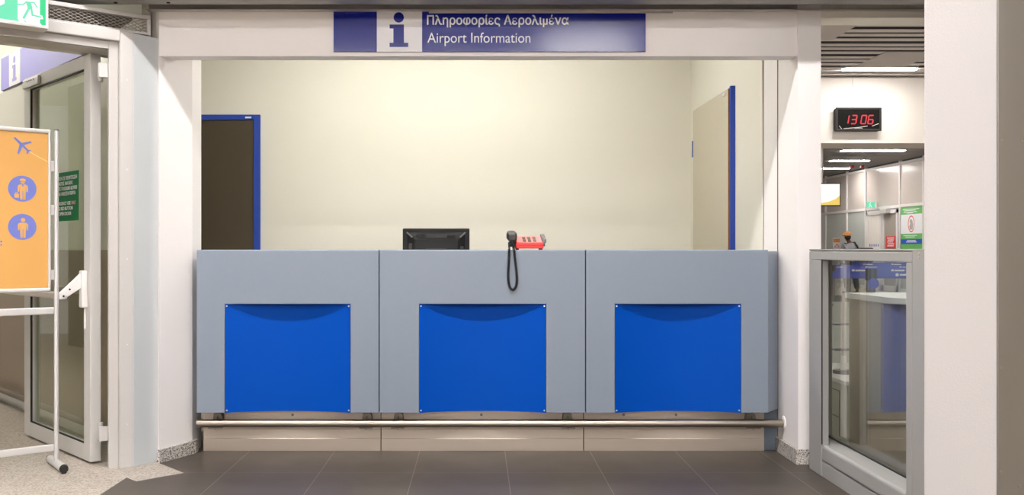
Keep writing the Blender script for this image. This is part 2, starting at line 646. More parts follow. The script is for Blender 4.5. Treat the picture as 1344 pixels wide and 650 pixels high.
for z in (0.22, 0.62, 1.05, 1.5, 1.95):
    m = MB()
    m.cyl(DF.p(-0.030, z, 0.0), DF.p(-0.030, z, 0.003), 0.004, 12)
    m.build('screw', ALU, d)
# hinges
for z in (0.13, 1.95):
    m = MB()
    m.cyl((-1.915, 4.640, z), (-1.915, 4.640, z + 0.09), 0.013, 14)
    m.fbox(DF, -0.150, -0.100, z + 0.01, z + 0.08, -0.075, -0.0505)
    m.build('hinge', ALU, d)
# transom
tr = sroot('window_1', (-2.0, 4.4, 2.2))
m = MB()
m.fbox(DF, -1.30, 0.095, 2.275, 2.296, -0.05, -0.02, 0.003)
m.fbox(DF, -1.30, 0.078, 2.1955, 2.207, -0.05, -0.02)
m.fbox(DF, 0.078, 0.095, 2.1955, 2.275, -0.05, -0.02, 0.002)
m.build('window_frame', DFRAME, tr)
m = MB()
px, pz = 0.034, 0.016
n = 0
b0, b1 = 2.207, 2.275
a = -0.80
while a < 0.14:
    for sgn in (1, -1):
        p0 = (a, b0)
        L = (b1 - b0) * px / pz / 1.0
        q0, q1 = (a, b0), (a + sgn * L, b1)
        def clip(q0, q1, lo, hi):
            (x0, y0), (x1, y1) = q0, q1
            out = []
            for (x, y), (u, v) in ((q0, q1), (q1, q0)):
                if x > hi:
                    y = y + (v - y) * (hi - x) / (u - x); x = hi
                if x < lo:
                    y = y + (v - y) * (lo - x) / (u - x); x = lo
                out.append((x, y))
            return out
        if min(q0[0], q1[0]) > 0.076 or max(q0[0], q1[0]) < -0.8:
            continue
        q0, q1 = clip(q0, q1, -0.8, 0.077)
        if math.hypot(q0[0] - q1[0], q0[1] - q1[1]) < 0.004:
            continue
        m.poly(stroke(q0, q1, 0.0026), -0.036, -0.033, DF.M)
    a += px
m.build('wire_mesh', mat('galvanised_mesh', (150, 144, 136), 0.45, 0.4), tr)
# lit lintel and dark service void behind the mesh
m = MB()
m.fbox(DF, -1.40, 0.02, 2.12, 2.235, -0.36, -0.30)
struct(m.build('trim_4', CREAM))
m = MB()
m.fbox(DF, -1.40, 0.02, 2.27, 2.30, -0.95, -0.08)
struct(m.build('ceiling_duct', mat('dark_duct_metal', (88, 82, 76), 0.5, 0.4)))

# open glass leaf, swung away from the camera
LF = Frame((-1.975, 4.66), (0.694, -0.72))
leaf = sroot('door_2', (-2.3, 5.0, 0))
m = MB()
m.fbox(LF, -0.085, 0, 0.012, 2.10, -0.055, 0, 0.003)
m.fbox(LF, -1.0, -0.90, 0.012, 2.10, -0.055, 0, 0.003)
m.fbox(LF, -0.90, -0.085, 0.012, 0.095, -0.055, 0, 0.003)
m.fbox(LF, -0.90, -0.085, 2.03, 2.10, -0.055, 0, 0.003)
m.build('door_frame', LEAFP, leaf)
m = MB()
m.fbox(LF, -0.905, -0.893, 0.095, 2.03, -0.012, -0.002)
m.fbox(LF, -0.893, -0.085, 0.095, 0.101, -0.012, -0.002)
m.fbox(LF, -0.893, -0.085, 2.022, 2.03, -0.012, -0.002)
m.build('gasket', RUBBER, leaf)
m = MB()
m.fbox(LF, -0.893, -0.085, 0.101, 2.022, -0.030, -0.024)
m.build('glass_pane', glass_mat('greenish_door_pane', (243, 247, 238), 1.5), leaf)
m = MB()
m.fbox(LF, -0.98, -0.72, 2.035, 2.085, 0.0, 0.016, 0.004)
m.build('closer_rail', ALU, leaf)
for k in range(4):
    m = MB()
    m.cyl(LF.p(-0.9 + 0.035 * k, 2.07, 0.016), LF.p(-0.9 + 0.035 * k, 2.07, 0.0175), 0.004, 10)
    m.build('screw', DARK, leaf)
# panic bar
pb = MB()
pb.fbox(LF, -0.075, -0.030, 0.80, 0.99, 0, 0.03, 0.006)
pb.fbox(LF, -0.062, -0.048, 0.69, 0.80, 0, 0.010, 0.003)
pbo = pb.build('panic_bar', WHITEF, leaf)
m = MB()
m.poly([(0.028, 0.975), (0.020, 0.905), (0.112, 0.845), (0.135, 0.875)], -0.067, -0.046,
       LF.M @ Matrix(((0, 0, 1, 0), (0, 1, 0, 0), (1, 0, 0, 0), (0, 0, 0, 1))), None, 0.004)
m.build('arm', WHITEF, pbo)
m = MB()
m.poly([(0.0, 0.975), (0.0, 0.905), (0.112, 0.845), (0.135, 0.875)], -0.955, -0.930,
       LF.M @ Matrix(((0, 0, 1, 0), (0, 1, 0, 0), (1, 0, 0, 0), (0, 0, 0, 1))), None, 0.004)
m.build('arm', WHITEF, pbo)
m = MB()
m.fbox(LF, -0.955, -0.046, 0.845, 0.88, 0.095, 0.135, 0.008)
m.build('push_bar', WHITEF, pbo)
for zz, cc in ((0.862, 0.115), (0.895, 0.085)):
    m = MB()
    m.cyl(LF.p(-0.047, zz, cc), LF.p(-0.0445, zz, cc), 0.005, 10)
    m.build('screw', DARK, pbo)

# green emergency sticker on the leaf's glass
st = MB()
st.fbox(LF, -0.565, -0.217, 1.252, 1.518, -0.0239, -0.0225)
so = tag(st.build('door_sticker', GREENS), 'green emergency notice with white lines stuck on the glass door leaf', 'sticker')
for s_, a_, b_, w_, h_ in [('ΧΡΗΣΗ ΣΕ ΠΕΡΙΠΤΩΣΗ', -0.55, 1.476, 0.31, 0.019),
                 ('ΕΚΤΑΚΤΗΣ ΑΝΑΓΚΗΣ', -0.55, 1.448, 0.25, 0.019),
                 ('ΠΙΕΣΤΕ ΤΟ ΚΟΚΚΙΝΟ ΚΟΥΜΠΙ', -0.55, 1.420, 0.31, 0.019),
                 ('ΓΙΑ ΝΑ ΑΝΟΙΞΕΙ Η ΠΟΡΤΑ', -0.55, 1.392, 0.29, 0.019),
                 ('EMERGENCY USE', -0.55, 1.340, 0.22, 0.019),
                 ('PRESS RED BUTTON', -0.55, 1.312, 0.25, 0.019),
                 ('TO OPEN DOOR', -0.55, 1.284, 0.23, 0.019)]:
    m = MB()
    m.mesh(text_mesh(s_, w_, h_, 0.012, 0, 0.0006), LF.M @ Matrix.Translation((a_, b_, -0.0224)))
    m.build('lettering', LETTER, so)
m = MB()
m.mesh(text_mesh('ONLY', 0.062, 0.019, 0.012, 0, 0.0006), LF.M @ Matrix.Translation((-0.318, 1.340, -0.0224)))
lab(m.build('lettering', mat('faded_red_lettering', (214, 150, 140), 0.5), so), 'faded red word')

# ------------------------------------------------------------------ vestibule behind the door
VF = Frame((-3.60, 6.80), (0.675, -0.738))
m = MB()
m.fbox(VF, -3.0, 2.72, 0.0, 1.095, -0.05, 0.0)
struct(m.build('wall_vestibule_right', mat('dull_brown_steel', (172, 156, 140), 0.42, 0.5, var=0.12, vscale=1.3, stretch=(0.4, 0.4, 2.2))))
m = MB()
m.fbox(VF, -3.0, 2.72, 1.0955, 2.235, -0.05, -0.001)
struct(m.build('wall_vestibule_cladding', CLAD))
m = MB()
m.fbox(VF, -3.0, 2.72, 2.236, 2.95, -0.05, -0.002)
struct(m.build('wall_vestibule_upper', CREAM))
m = MB()
m.fbox(VF, -3.0, 2.72, 0.0, 0.07, 0.001, 0.012)
struct(m.build('baseboard_vestibule', ALU))
m = MB()
m.tube([VF.p(-2.9, 0.105, 0.06), VF.p(2.6, 0.105, 0.06)], 0.019, 14)
vr = tag(m.build('bumper_rail', RAILM), 'low round steel bumper rail along the steel vestibule wall', 'rail')
for a in (-2.0, -1.0, 0.0, 1.0, 2.0):
    m = MB()
    m.fbox(VF, a - 0.012, a + 0.012, 0.095, 0.115, 0.001, 0.045)
    m.build('bracket', ALU, vr)
SA, SB, SC = 0.239, 1.905, 0.44
# second information sign, on top of the steel cladding; glare is put into its pale blue
m = MB()
m.fbox(VF, SA, SB, 2.245, 2.475, 0.0005, 0.014)
s2 = thing('information_sign', 'blue information sign in glare-paled colour high on the steel wall behind the glass door', 'sign', (-2.9, 6.0, 2.24))
s2b = m.build('panel', mat('sign_glare_blue_film', (146, 142, 204), 0.5, var=0.02), s2)
m = MB()
m.fbox(VF, SC, SC + 0.26, 2.245, 2.475, 0.0145, 0.0155)
m.build('white_field', SIGNW, s2)
def letter_i(mb, F, a0, b0, h, c0, c1):
    u = h / 118.0
    pts = [(0, 0), (24.5, 0), (24.5, 5.5), (18.8, 5.5), (18.8, 29.5), (0, 29.5), (0, 24.2), (5, 24.2), (5, 5.5), (0, 5.5)]
    u = h / 45.5
    mb.poly([(a0 + x * u, b0 + y * u) for x, y in pts], c0, c1, F.M)
    mb.poly(circle(a0 + 12 * u, b0 + 38.8 * u, 6.8 * u, 32), c0, c1, F.M)
m = MB()
letter_i(m, VF, SC + 0.08, 2.272, 0.175, 0.0158, 0.0168)
m.build('letter', mat('sign_glare_blue_letter', (146, 142, 204), 0.5, var=0.02), s2)

# far/left side of the vestibule (seen in the door leaf's glass)
m = MB()
VL = Frame((-5.6, 5.4), (0.675, -0.738))
m.fbox(VL, -3.0, 2.4, 1.08, 2.95, 0.0, 0.06)
struct(m.build('wall_vestibule_left', GRNWALL))
m = MB()
m.fbox(VL, -3.0, 2.4, 0, 1.079, 0.0, 0.07)
struct(m.build('wall_vestibule_dado', BRNWALL))
m = MB()
m.box(-8, -4.2, 8.9, 9.0, 0, 2.95)
struct(m.build('wall_vestibule_end', mat('vestibule_end_paint', (206, 198, 188), 0.7)))
m = MB()
plan(m, [(-9, 9), (-9, 4.5), (-6, 3.2), (-2.83, 3.72), (-1.70, 4.70), (-1.75, 4.95), (-4.0, 7.40), (-4.3, 9)], 2.96, 3.05)
struct(m.build('ceiling_vestibule', WALL))
for i, (x, y) in enumerate(((-4.0, 5.6), (-4.9, 6.9))):
    li = thing('ceiling_light', ['linear tube light on the vestibule ceiling nearer the glass door', 'linear tube light on the vestibule ceiling farther down'][i], 'ceiling light', (x, y, 2.95), 'vestibule tube lights')
    FV = Frame((x, y), (0.675, -0.738))
    m = MB(); m.fbox(FV, -0.62, 0.62, 2.93, 2.959, -0.05, 0.05, 0.004); m.build('housing', WHITEF, li)
    m = MB(); m.fbox(FV, -0.6, 0.6, 2.915, 2.9295, -0.035, 0.035, 0.004); m.build('diffuser', TUBEV, li)
# outer wall closing the hall between the door frame and the left hall wall
m = MB()
m.fbox(DF, -1.9, -1.401, 0, 2.8, -0.06, 0.0)
m.fbox(DF, -1.40, -1.29, 2.30, 2.8, -0.06, 0.0)
m.fbox(DF, -1.401, 0.0, 2.36, 2.8, -0.10, -0.05)
m.box(-6.0, -3.2, 3.40, 3.50, 0, 2.8)
struct(m.build('wall_hall_front', WALL))

# ------------------------------------------------------------------ poster stand
SF = Frame((-2.12, 4.60), (0.788, 0.616))
ps = thing('poster_stand', 'silver poster stand holding an amber sheet with blue pictograms by the glass door', 'poster stand', (-2.12, 4.60, 0))
for a in (0.0, -0.80):
    m = MB()
    m.cyl(SF.p(a, 0.03, 0), SF.p(a, 1.695, 0), 0.0115, 20)
    po = m.build('pole', ALU, ps)
    m = MB()
    m.cyl(SF.p(a, 1.695, 0), SF.p(a, 1.701, 0), 0.0118, 20)
    m.build('cap', SILV, po)
    m = MB()       # foot runs across the stand
    t0, t1 = SF.p(a, 0.022, -0.12), SF.p(a, 0.022, 0.145)
    m.tube([t0, t1], 0.021, 16)
    fo = m.build('foot', ALU, ps)
    for e, g in ((t0, -1), (t1, 1)):
        m = MB()
        nn = SF.p(0, 0, 1) - SF.p(0, 0, 0)
        m.cyl(e, e + nn * 0.018 * g, 0.0215, 16, 0.017)
        m.cyl(e + nn * 0.004 * g - Vector((0, 0, 0.022)), e + nn * 0.004 * g, 0.012, 12)
        m.build('end_cap', RUBBER, fo)
for z0, z1 in ((0.086, 0.121), (0.773, 0.808)):
    m = MB()
    m.fbox(SF, -0.789, -0.011, z0, z1, -0.009, 0.009, 0.004)
    m.build('crossbar', ALU, ps)
for a in (-0.011, -0.789):
    for z in (1.49, 1.27, 0.945):
        m = MB()
        sg = -1 if a > -0.3 else 1
        m.fbox(SF, min(a, a + sg * 0.02), max(a, a + sg * 0.02), z, z + 0.05, -0.008, 0.010, 0.002)
        m.build('clip', ALU, ps)
m = MB()
A0, A1, B0, B1 = -0.772, -0.028, 0.886, 1.697
pw = 0.013
for (x0, x1, y0, y1) in ((A0, A1, B1 - 0.020, B1), (A0, A1, B0, B0 + 0.020), (A0, A0 + pw, B0, B1), (A1 - pw, A1, B0, B1)):
    m.fbox(SF, x0, x1, y0, y1, -0.004, 0.018, 0.006)
m.build('snap_frame', ALU, ps)
m = MB()
m.fbox(SF, A0 + 0.005, A1 - 0.005, B0 + 0.005, B1 - 0.005, -0.002, 0.008)
po = m.build('poster', YELLOW, ps)
c0, c1 = 0.0081, 0.0088
m = MB()       # aircraft silhouette
PL = [(150, 163), (138, 175), (200, 240), (178, 335), (192, 350), (232, 265), (278, 305), (275, 335), (288, 340), (300, 315), (325, 303), (322, 292), (295, 293), (248, 245), (330, 215), (330, 203), (318, 200), (225, 222)]
m.poly([(-0.2545 + x / 8.125 * 0.00340, 1.1 + (167 - y / 8.125) * 0.00374) for x, y in PL], c0, c1, SF.M)
m.build('aircraft_pictogram', PICTO, po)
m = MB()
for (p, q) in (((-0.126, 1.582), (-0.08, 1.555)), ((-0.08, 1.555), (-0.042, 1.537))):
    m.poly(stroke(p, q, 0.0025), c0, c1, SF.M)
m.build('dotted_trail', PALEY, po)
def man(mb, cx, cz, h, cap, bag):
    u = h / 100.0
    def P(pts):
        mb.poly([(cx + x * u, cz + y * u) for x, y in pts], c1, c1 + 0.0006, SF.M)
    P(circle(0, 84, 9.5, 24) if not cap else [(9, 84), (8, 78), (4, 74), (-4, 74), (-8, 78), (-9, 84)])
    if cap:
        P([(-11, 87), (11, 87), (13, 96), (0, 100), (-13, 96)])
    P([(-20, 66), (-12, 71), (-3, 71), (-3, 40), (-13, 40), (-13, 60), (-14, 60), (-16, 36), (-22, 36), (-22, 60)])
    P([(20, 66), (12, 71), (3, 71), (3, 40), (13, 40), (13, 60), (14, 60), (16, 36), (22, 36), (22, 60)])
    P([(-3, 40), (-3, 62), (3, 62), (3, 40)] if cap else [(-3, 40), (-3, 71), (3, 71), (3, 40)])
    P([(-13, 41), (-1.5, 41), (-1.5, 0), (-11, 0)])
    P([(13, 41), (1.5, 41), (1.5, 0), (11, 0)])
    if bag:
        P([(-36, 8), (-16, 8), (-16, 28), (-36, 28)])
        P([(-31, 28), (-31, 34), (-21, 34), (-21, 28), (-23, 28), (-23, 32), (-29, 32), (-29, 28)])
for zc, cap in ((1.397, True), (1.209, False)):
    m = MB()
    m.poly(circle(-0.158, zc, 0.064, 48), c0, c1, SF.M)
    pc = m.build('round_pictogram', PICTO, po)
    m = MB()
    man(m, -0.156 if cap else -0.155, zc - 0.054, 0.105, cap, cap)
    m.build('porter_figure' if cap else 'standing_figure', YELLOW, pc)
for z in (1.120, 1.136):
    m = MB()
    m.poly(circle(-0.252, z, 0.004, 16), c0, c1, SF.M)
    m.build('lettering', BLUEP, po)

# ------------------------------------------------------------------ exit sign
EF = Frame((-2.0, 4.27), (0.788, 0.616))
ex = thing('exit_sign', 'lit green and white running man exit box above the glass door', 'exit sign', (-2.15, 4.2, 2.128))
m = MB()
m.fbox(EF, -0.44, -0.003, 2.128, 2.312, -0.10, -0.004, 0.003)
m.build('housing', ALU, ex)
m = MB()
m.fbox(EF, -0.432, -0.013, 2.138, 2.302, -0.0039, -0.002)
m.build('panel', EXITW, ex)
def eu(x, y):      # drawing units of the pictogram -> metres on the panel
    return (-0.2085 + x * 0.00321, 2.132 + (28 + 0.155 * x - y) * 0.00352)
m = MB()
m.poly([eu(52.3, -10), eu(60, -10), eu(60, 34.2), eu(55, 34), eu(52.2, 30.5), eu(52.2, 26), eu(57, 26), eu(55.5, 21.5), eu(52.3, 20)], -0.0019, -0.0012, EF.M)
m.build('door_symbol', EXITG, ex)
m = MB()
m.poly([eu(33, 1.8), eu(40, 3.2), eu(42.3, 10.5), eu(39.5, 13), eu(36.5, 12)], -0.0019, -0.0012, EF.M)
for p, q, wd in (((34.2, 3.2), (29.8, 6.6), 1.6), ((29.8, 6.6), (23.4, 6.1), 1.5), ((39, 3.5), (44.5, 4.2), 1.7), ((44.5, 4.2), (48.3, 10), 1.6),
                 ((38.2, 10.5), (30.8, 23.8), 3.0), ((40.6, 11), (42.3, 20.5), 2.6), ((42.3, 20.5), (53.5, 23.2), 1.9), ((31, 27.6), (33.6, 29.3), 1.2), ((37, -3.5), (37.01, -3.6), 6.5)):
    m.poly(stroke(eu(*p), eu(*q), wd * 0.0033), -0.0011, -0.0006, EF.M)
m.build('running_figure', EXITP, ex)
m = MB()
m.poly([eu(-62, -10), eu(22.8, -10), eu(23, 25.5), eu(25, 28.3), eu(-62, 14)], -0.0019, -0.0012, EF.M)
m.build('green_field', EXITP, ex)
m = MB()
m.poly([eu(-22, -8), eu(6, -8), eu(6, 5), eu(-8, 12), eu(-22, 3)], -0.0011, -0.0006, EF.M)
m.build('arrow_symbol', EXITW, ex)

# ------------------------------------------------------------------ airport information sign on the header
sg = thing('information_sign', 'long blue airport information sign with white letters above the counter opening', 'sign', (0.06, WF, 2.112))
m = MB()
m.fbox(XF, -0.741, 0.863, 2.113, 2.321, -WF, -WF + 0.009, 0.0015)
pn = m.build('panel', SIGNB, sg)
m = MB()
m.fbox(XF, -0.518, -0.286, 2.1135, 2.3205, -WF + 0.009, -WF + 0.0098)
m.build('white_field', SIGNW, sg)
m = MB()
letter_i(m, XF, -0.4525, 2.138, 0.178, -WF + 0.0098, -WF + 0.0106)
m.build('letter', SIGNB, sg)
for s_, a_, b_, w_, cap_, bold in (('Πληροφορίες Αερολιμένα', -0.2605, 2.2535, 0.728, 0.0485, 0.018), ('Airport Information', -0.2585, 2.1605, 0.529, 0.0545, 0.0)):
    m = MB()
    m.mesh(text_mesh(s_, w_, cap_, bold), XF.M @ Matrix.Translation((a_, b_, -WF + 0.0090)))
    m.build('lettering', LETTER, sg)

# ------------------------------------------------------------------ information counter: three units
CF = 4.86
KY = 4.98
units = [(-1.494, -0.527, -1.345, -0.676, 'left'), (-0.521, 0.570, -0.312, 0.364, 'middle'), (0.576, 1.543, 0.729, 1.401, 'right')]
ulab = {'left': 'grey counter unit with a curved blue panel at the left jamb',
        'middle': 'widest grey counter unit, with curved blue panel, carrying the red phone',
        'right': 'grey counter unit with curved blue panel and an angled end beside the right jamb'}
TOP = 1.096
for x0, x1, p0, p1, side in units:
    u = thing('counter_unit', ulab[side], 'counter', ((x0 + x1) / 2, 5.0, 0), 'counter units')
    m = MB()
    ztop, zb, zl = TOP, 0.229, 0.808
    # front: inverted U with a notch for the curved panel
    pts = [(x0, zb), (p0, zb), (p0, zl), (p1, zl), (p1, zb), (x1, zb), (x1, ztop), (x0, ztop)]
    t = bmesh.new()
    ff = t.faces.new([t.verts.new((x, z, 0)) for x, z in pts])
    r = bmesh.ops.extrude_face_region(t, geom=[ff])
    bmesh.ops.translate(t, vec=(0, 0, -0.075), verts=[v for v in r['geom'] if isinstance(v, bmesh.types.BMVert)])
    bmesh.ops.recalc_face_normals(t, faces=t.faces[:])
    fe = [e for e in t.edges if all(abs(v.co.z) < 1e-5 for v in e.verts)]
    outer = [e for e in fe if all(abs(v.co.y - ztop) < 1e-5 for v in e.verts)]
    side_e = [e for e in fe if e not in outer]
    bmesh.ops.bevel(t, geom=outer, offset=0.007, segments=3, affect='EDGES', profile=0.5)
    bmesh.ops.bevel(t, geom=[e for e in side_e if e.is_valid], offset=0.0015, segments=1, affect='EDGES')
    m.add(t, Matrix.Translation((0, CF, 0)) @ Matrix(((1, 0, 0, 0), (0, 0, -1, 0), (0, 1, 0, 0), (0, 0, 0, 1))))
    m.box(x0, x1, CF + 0.075, 5.20, zb, ztop)
    m.build('body', GREY, u)
    # concave blue panel
    N = 28
    dep = 0.060
    w_ = p1 - p0
    R = (w_ * w_ / 4 + dep * dep) / (2 * dep)
    arc = []
    for i in range(N + 1):
        x = p0 + 0.002 + (w_ - 0.004) * i / N
        xx = x - (p0 + p1) / 2
        arc.append((x, CF + 0.001 + math.sqrt(R * R - xx * xx) - (R - dep)))
    back = [(x, y + 0.004) for x, y in reversed(arc)]
    t = bmesh.new()
    lo = [t.verts.new((x, y, zb - 0.001)) for x, y in arc + back]
    hi = [t.verts.new((x, y, zl - 0.001)) for x, y in arc + back]
    n = len(lo)
    for i in range(n):
        fc = t.faces.new((lo[i], lo[(i + 1) % n], hi[(i + 1) % n], hi[i]))
        fc.smooth = i < N
    for i in range(N):
        t.faces.new((lo[i], lo[n - 1 - i], lo[n - 2 - i], lo[i + 1]))
        t.faces.new((hi[i], hi[i + 1], hi[n - 2 - i], hi[n - 1 - i]))
    m = MB()
    m.add(t)
    bp = m.build('curved_panel', BLUE, u)
    for x in (p0 + 0.010, p1 - 0.010):
        for z in (zb + 0.012, zl - 0.012):
            y = CF + 0.001 + 0.0035
            m = MB()
            m.cyl((x, y + 0.004, z), (x, y - 0.003, z), 0.0042, 12)
            m.build('rivet', ALU, bp)
    # stainless kick plate with a folded step
    kx0, kx1 = {'left': (-1.494, -0.5295), 'middle': (-0.5245, 0.5745), 'right': (0.5795, 1.56)}[side]
    m = MB()
    prof = [(KY + 0.012, 0), (KY, 0.0), (KY, 0.066), (KY + 0.003, 0.069), (KY + 0.003, 0.118), (KY, 0.121), (KY, 0.2285), (KY + 0.012, 0.2285)]
    t = bmesh.new()
    A = [t.verts.new((kx0, y, z)) for y, z in prof]
    B = [t.verts.new((kx1, y, z)) for y, z in prof]
    for i in range(len(prof)):
        j = (i + 1) % len(prof)
        t.faces.new((A[i], A[j], B[j], B[i]))
    t.faces.new(A)
    t.faces.new(B)
    m.add(t)
    kp = m.build('kick_plate', STEEL, u)
    xs = {'left': (-1.008,), 'middle': (0.02,), 'right': (0.795, 1.08)}[side]
    for x in xs:
        m = MB()
        m.cyl((x, KY, 0.197), (x, KY - 0.003, 0.197), 0.0075, 14)
        m.build('screw', SILV, kp)
    m = MB()
    m.box(x0, x1, 5.02, 5.19, 0, 0.228)
    m.build('plinth', DARK, u)
    m = MB()
    m.box(x0, x1, 5.201, 5.80, 0.72, 0.75, 0.003)
    m.build('worktop', GREY, u)
    for xa in (x0 + 0.02, x1 - 0.05):
        m = MB()
        m.box(xa, xa + 0.03, 5.201, 5.75, 0, 0.719)
        m.build('side_panel', GREY, u)
    if side == 'right':
        m = MB()
        plan(m, [(1.5445, CF + 0.003), (1.6365, 4.985), (1.6365, 5.19), (1.5445, 5.19)], 0.229, 1.088, None, 0.003)
        lab(m.build('end_panel', GREY, u), 'angled grey end panel')
        m = MB()
        m.box(1.562, 1.636, 5.0, 5.19, 0, 0.228)
        m.build('filler_panel', DBLUE, u)

# foot rail
RY, RZ, RR = 4.90, 0.165, 0.0215
fr = thing('foot_rail', 'round stainless foot rail running along the base of the grey counter', 'rail', (0.05, RY, 0))
m = MB()
m.cyl((-1.500, RY, RZ), (0.728, RY, RZ), RR, 28)
m.build('tube', RAILM, fr)
m = MB()
m.cyl((0.7285, RY, RZ + 0.0004), (1.638, RY, RZ + 0.0004), RR, 28)
m.build('tube', RAILM, fr)
m = MB()
m.cyl((-1.5035, RY, RZ), (-1.5001, RY, RZ), RR * 1.03, 28)
m.build('end_cap', SILV, fr)
for x in (-1.405, -0.598, -0.428, 0.486, 1.478):
    m = MB()
    m.poly([(RY + 0.012, RZ + 0.012), (RY + 0.012, RZ - 0.02), (KY, RZ - 0.02), (KY, RZ + 0.052), (KY - 0.012, RZ + 0.052)], x - 0.003, x + 0.003,
           Matrix(((0, 0, 1, 0), (1, 0, 0, 0), (0, 1, 0, 0), (0, 0, 0, 1))))
    m.box(x - 0.022, x + 0.022, KY - 0.004, KY - 0.0003, RZ - 0.03, RZ + 0.055)
    m.box(x - 0.036, x + 0.036, RY - 0.013, RY + 0.013, RZ - RR - 0.005, RZ - RR + 0.001)
    m.cyl((x, RY, RZ - RR - 0.005), (x, RY, RZ - RR - 0.010), 0.005, 10)
    m.poly([(x - 0.030, RZ - 0.01), (x + 0.030, RZ - 0.01), (x + 0.022, RZ + 0.040), (x + 0.004, RZ + 0.054), (x - 0.022, RZ + 0.044)], -KY + 0.004, -KY + 0.040, XF.M)
    m.build('bracket', mat('dull_bracket_steel', (120, 112, 102), 0.4, 0.7), fr)
m = MB()       # lump of plaster where the rail enters the jamb
m.ell((1.641, RY, RZ + 0.004), 0.009, 0.034, 0.036)
struct(m.build('trim_5', WALL))

# ------------------------------------------------------------------ monitor seen from behind
mo = thing('computer_monitor', 'black computer monitor seen from behind over the counter top', 'monitor', (-0.25, 5.5, 0.75))
MF = Frame((-0.25, 5.50), (0.9995, 0.03))
m = MB()
m.fbox(MF, -0.201, 0.201, 0.895, 1.224, -0.022, 0.0, 0.006)
sh = m.build('bezel', BLACK, mo)
m = MB()
m.fbox(MF, -0.188, 0.188, 0.91, 1.212, -0.0228, -0.0221)
m.build('screen', mat('dark_screen', (12, 12, 14), 0.15), mo)
m = MB()       # stepped back housing with sloping shoulders
t = bmesh.new()
o4 = [(-0.176, 0.915), (0.176, 0.915), (0.176, 1.205), (-0.176, 1.205)]
i4 = [(-0.128, 0.945), (0.128, 0.945), (0.128, 1.156), (-0.128, 1.156)]
va = [t.verts.new((a, b, 0.0003)) for a, b in o4]
vb = [t.verts.new((a, b, 0.034)) for a, b in i4]
for i in range(4):
    j = (i + 1) % 4
    t.faces.new((va[i], va[j], vb[j], vb[i]))
t.faces.new(va)
t.faces.new(vb)
bmesh.ops.bevel(t, geom=t.edges[:], offset=0.003, segments=2, affect='EDGES')
m.add(t, MF.M)
hs = m.build('housing', BLACK, mo)
for s in (-1, 1):
    m = MB()
    m.poly(stroke((s * 0.173, 1.198), (s * 0.131, 1.160), 0.009), 0.0, 0.003,
           MF.M @ Matrix.Translation((0, 0, 0.019)) @ Matrix.Rotation(0.0, 4, 'X'))
    lab(m.build('corner_ridge', SILV, hs), 'light grey diagonal ridge')
m = MB()
m.fbox(MF, -0.060, 0.064, 1.160, 1.190, 0.010, 0.026, 0.002)
for k in range(9):
    m.fbox(MF, -0.058 + k * 0.0135, -0.050 + k * 0.0135, 1.164, 1.186, 0.026, 0.0272)
m.build('vent', BLACKG, hs)
for s in (-1, 1):
    m = MB()
    for k in range(4):
        m.fbox(MF, s * 0.093 - 0.024, s * 0.093 + 0.024, 1.166 + k * 0.006, 1.169 + k * 0.006, 0.012, 0.0255)
    m.build('vent', BLACKG, hs)
m = MB()
m.fbox(MF, -0.062, 0.062, 1.098, 1.104, 0.034, 0.037, 0.001)
m.build('handle_ridge', BLACKG, hs)
for a, zz, mm in ((-0.150, 1.118, SILV), (0.152, 1.10, BLACKG)):
    m = MB()
    m.fbox(MF, a - 0.013, a + 0.013, zz - 0.03, zz + 0.016, 0.016, 0.0225, 0.001)
    m.build('label_plate', BLACKG, hs)
m = MB()
m.fbox(MF, -0.03, 0.03, 0.77, 0.96, 0.034, 0.052, 0.004)
m.fbox(MF, -0.06, 0.06, 0.95, 1.07, 0.0342, 0.045, 0.003)
m.build('stand_neck', BLACK, mo)
m = MB()
m.poly(circle(0, 0, 0.12, 40, 0.095), 0.7502, 0.770, Matrix.Translation((-0.25, 5.485, 0)), None, 0.003)
m.build('stand_base', BLACK, mo)

# ------------------------------------------------------------------ red telephone on the counter top, seen from its side
ph = thing('telephone', 'red desk telephone with black handset and coiled cord on the counter top', 'telephone', (0.27, 4.95, TOP))
prof = [(4.885, TOP + 0.007), (4.885, TOP + 0.034), (4.887, TOP + 0.037), (5.075, TOP + 0.075), (5.083, TOP + 0.068), (5.083, TOP + 0.007)]
YZ = Matrix(((0, 0, 1, 0), (1, 0, 0, 0), (0, 1, 0, 0), (0, 0, 0, 1)))
m = MB()
m.poly(prof, 0.205, 0.352, YZ, None, 0.003)
bd = m.build('body', RED, ph)
m = MB()
m.box(0.2055, 0.3515, 4.8838, 4.8848, TOP + 0.022, TOP + 0.026)
m.build('groove', DRED, bd)
for k in range(5):
    m = MB()
    m.cyl((0.222 + 0.0155 * k, 4.885, TOP + 0.013), (0.222 + 0.0155 * k, 4.8842, TOP + 0.013), 0.0013, 8)
    m.build('speaker_hole', DRED, bd)
sl = Frame((0, 0), (1, 0))
ang = math.atan2(0.038, 0.188)
KT = Matrix.Translation((0.205, 4.887, TOP + 0.0373)) @ Matrix.Rotation(ang, 4, 'X')
m = MB()
m.box(0.004, 0.143, 0.004, 0.180, 0.0, 0.0016, 0.0005, KT)
m.build('key_field', PINK, ph)
for i in range(3):
    for j in range(4):
        m = MB()
        x, y = 0.046 + 0.028 * i, 0.03 + 0.034 * j
        m.box(x - 0.0085, x + 0.0085, y - 0.010, y + 0.010, 0.0016, 0.007, 0.0015, KT)
        m.build('key', mat('grey_brown_key', (92, 84, 70), 0.5), ph)
for (x, y) in ((0.215, 4.90), (0.342, 4.90), (0.215, 5.06), (0.342, 5.06)):
    m = MB()
    m.cyl((x, y, TOP + 0.0003), (x, y, TOP + 0.0075), 0.006, 14)
    m.build('foot', RUBBER, ph)
m = MB()
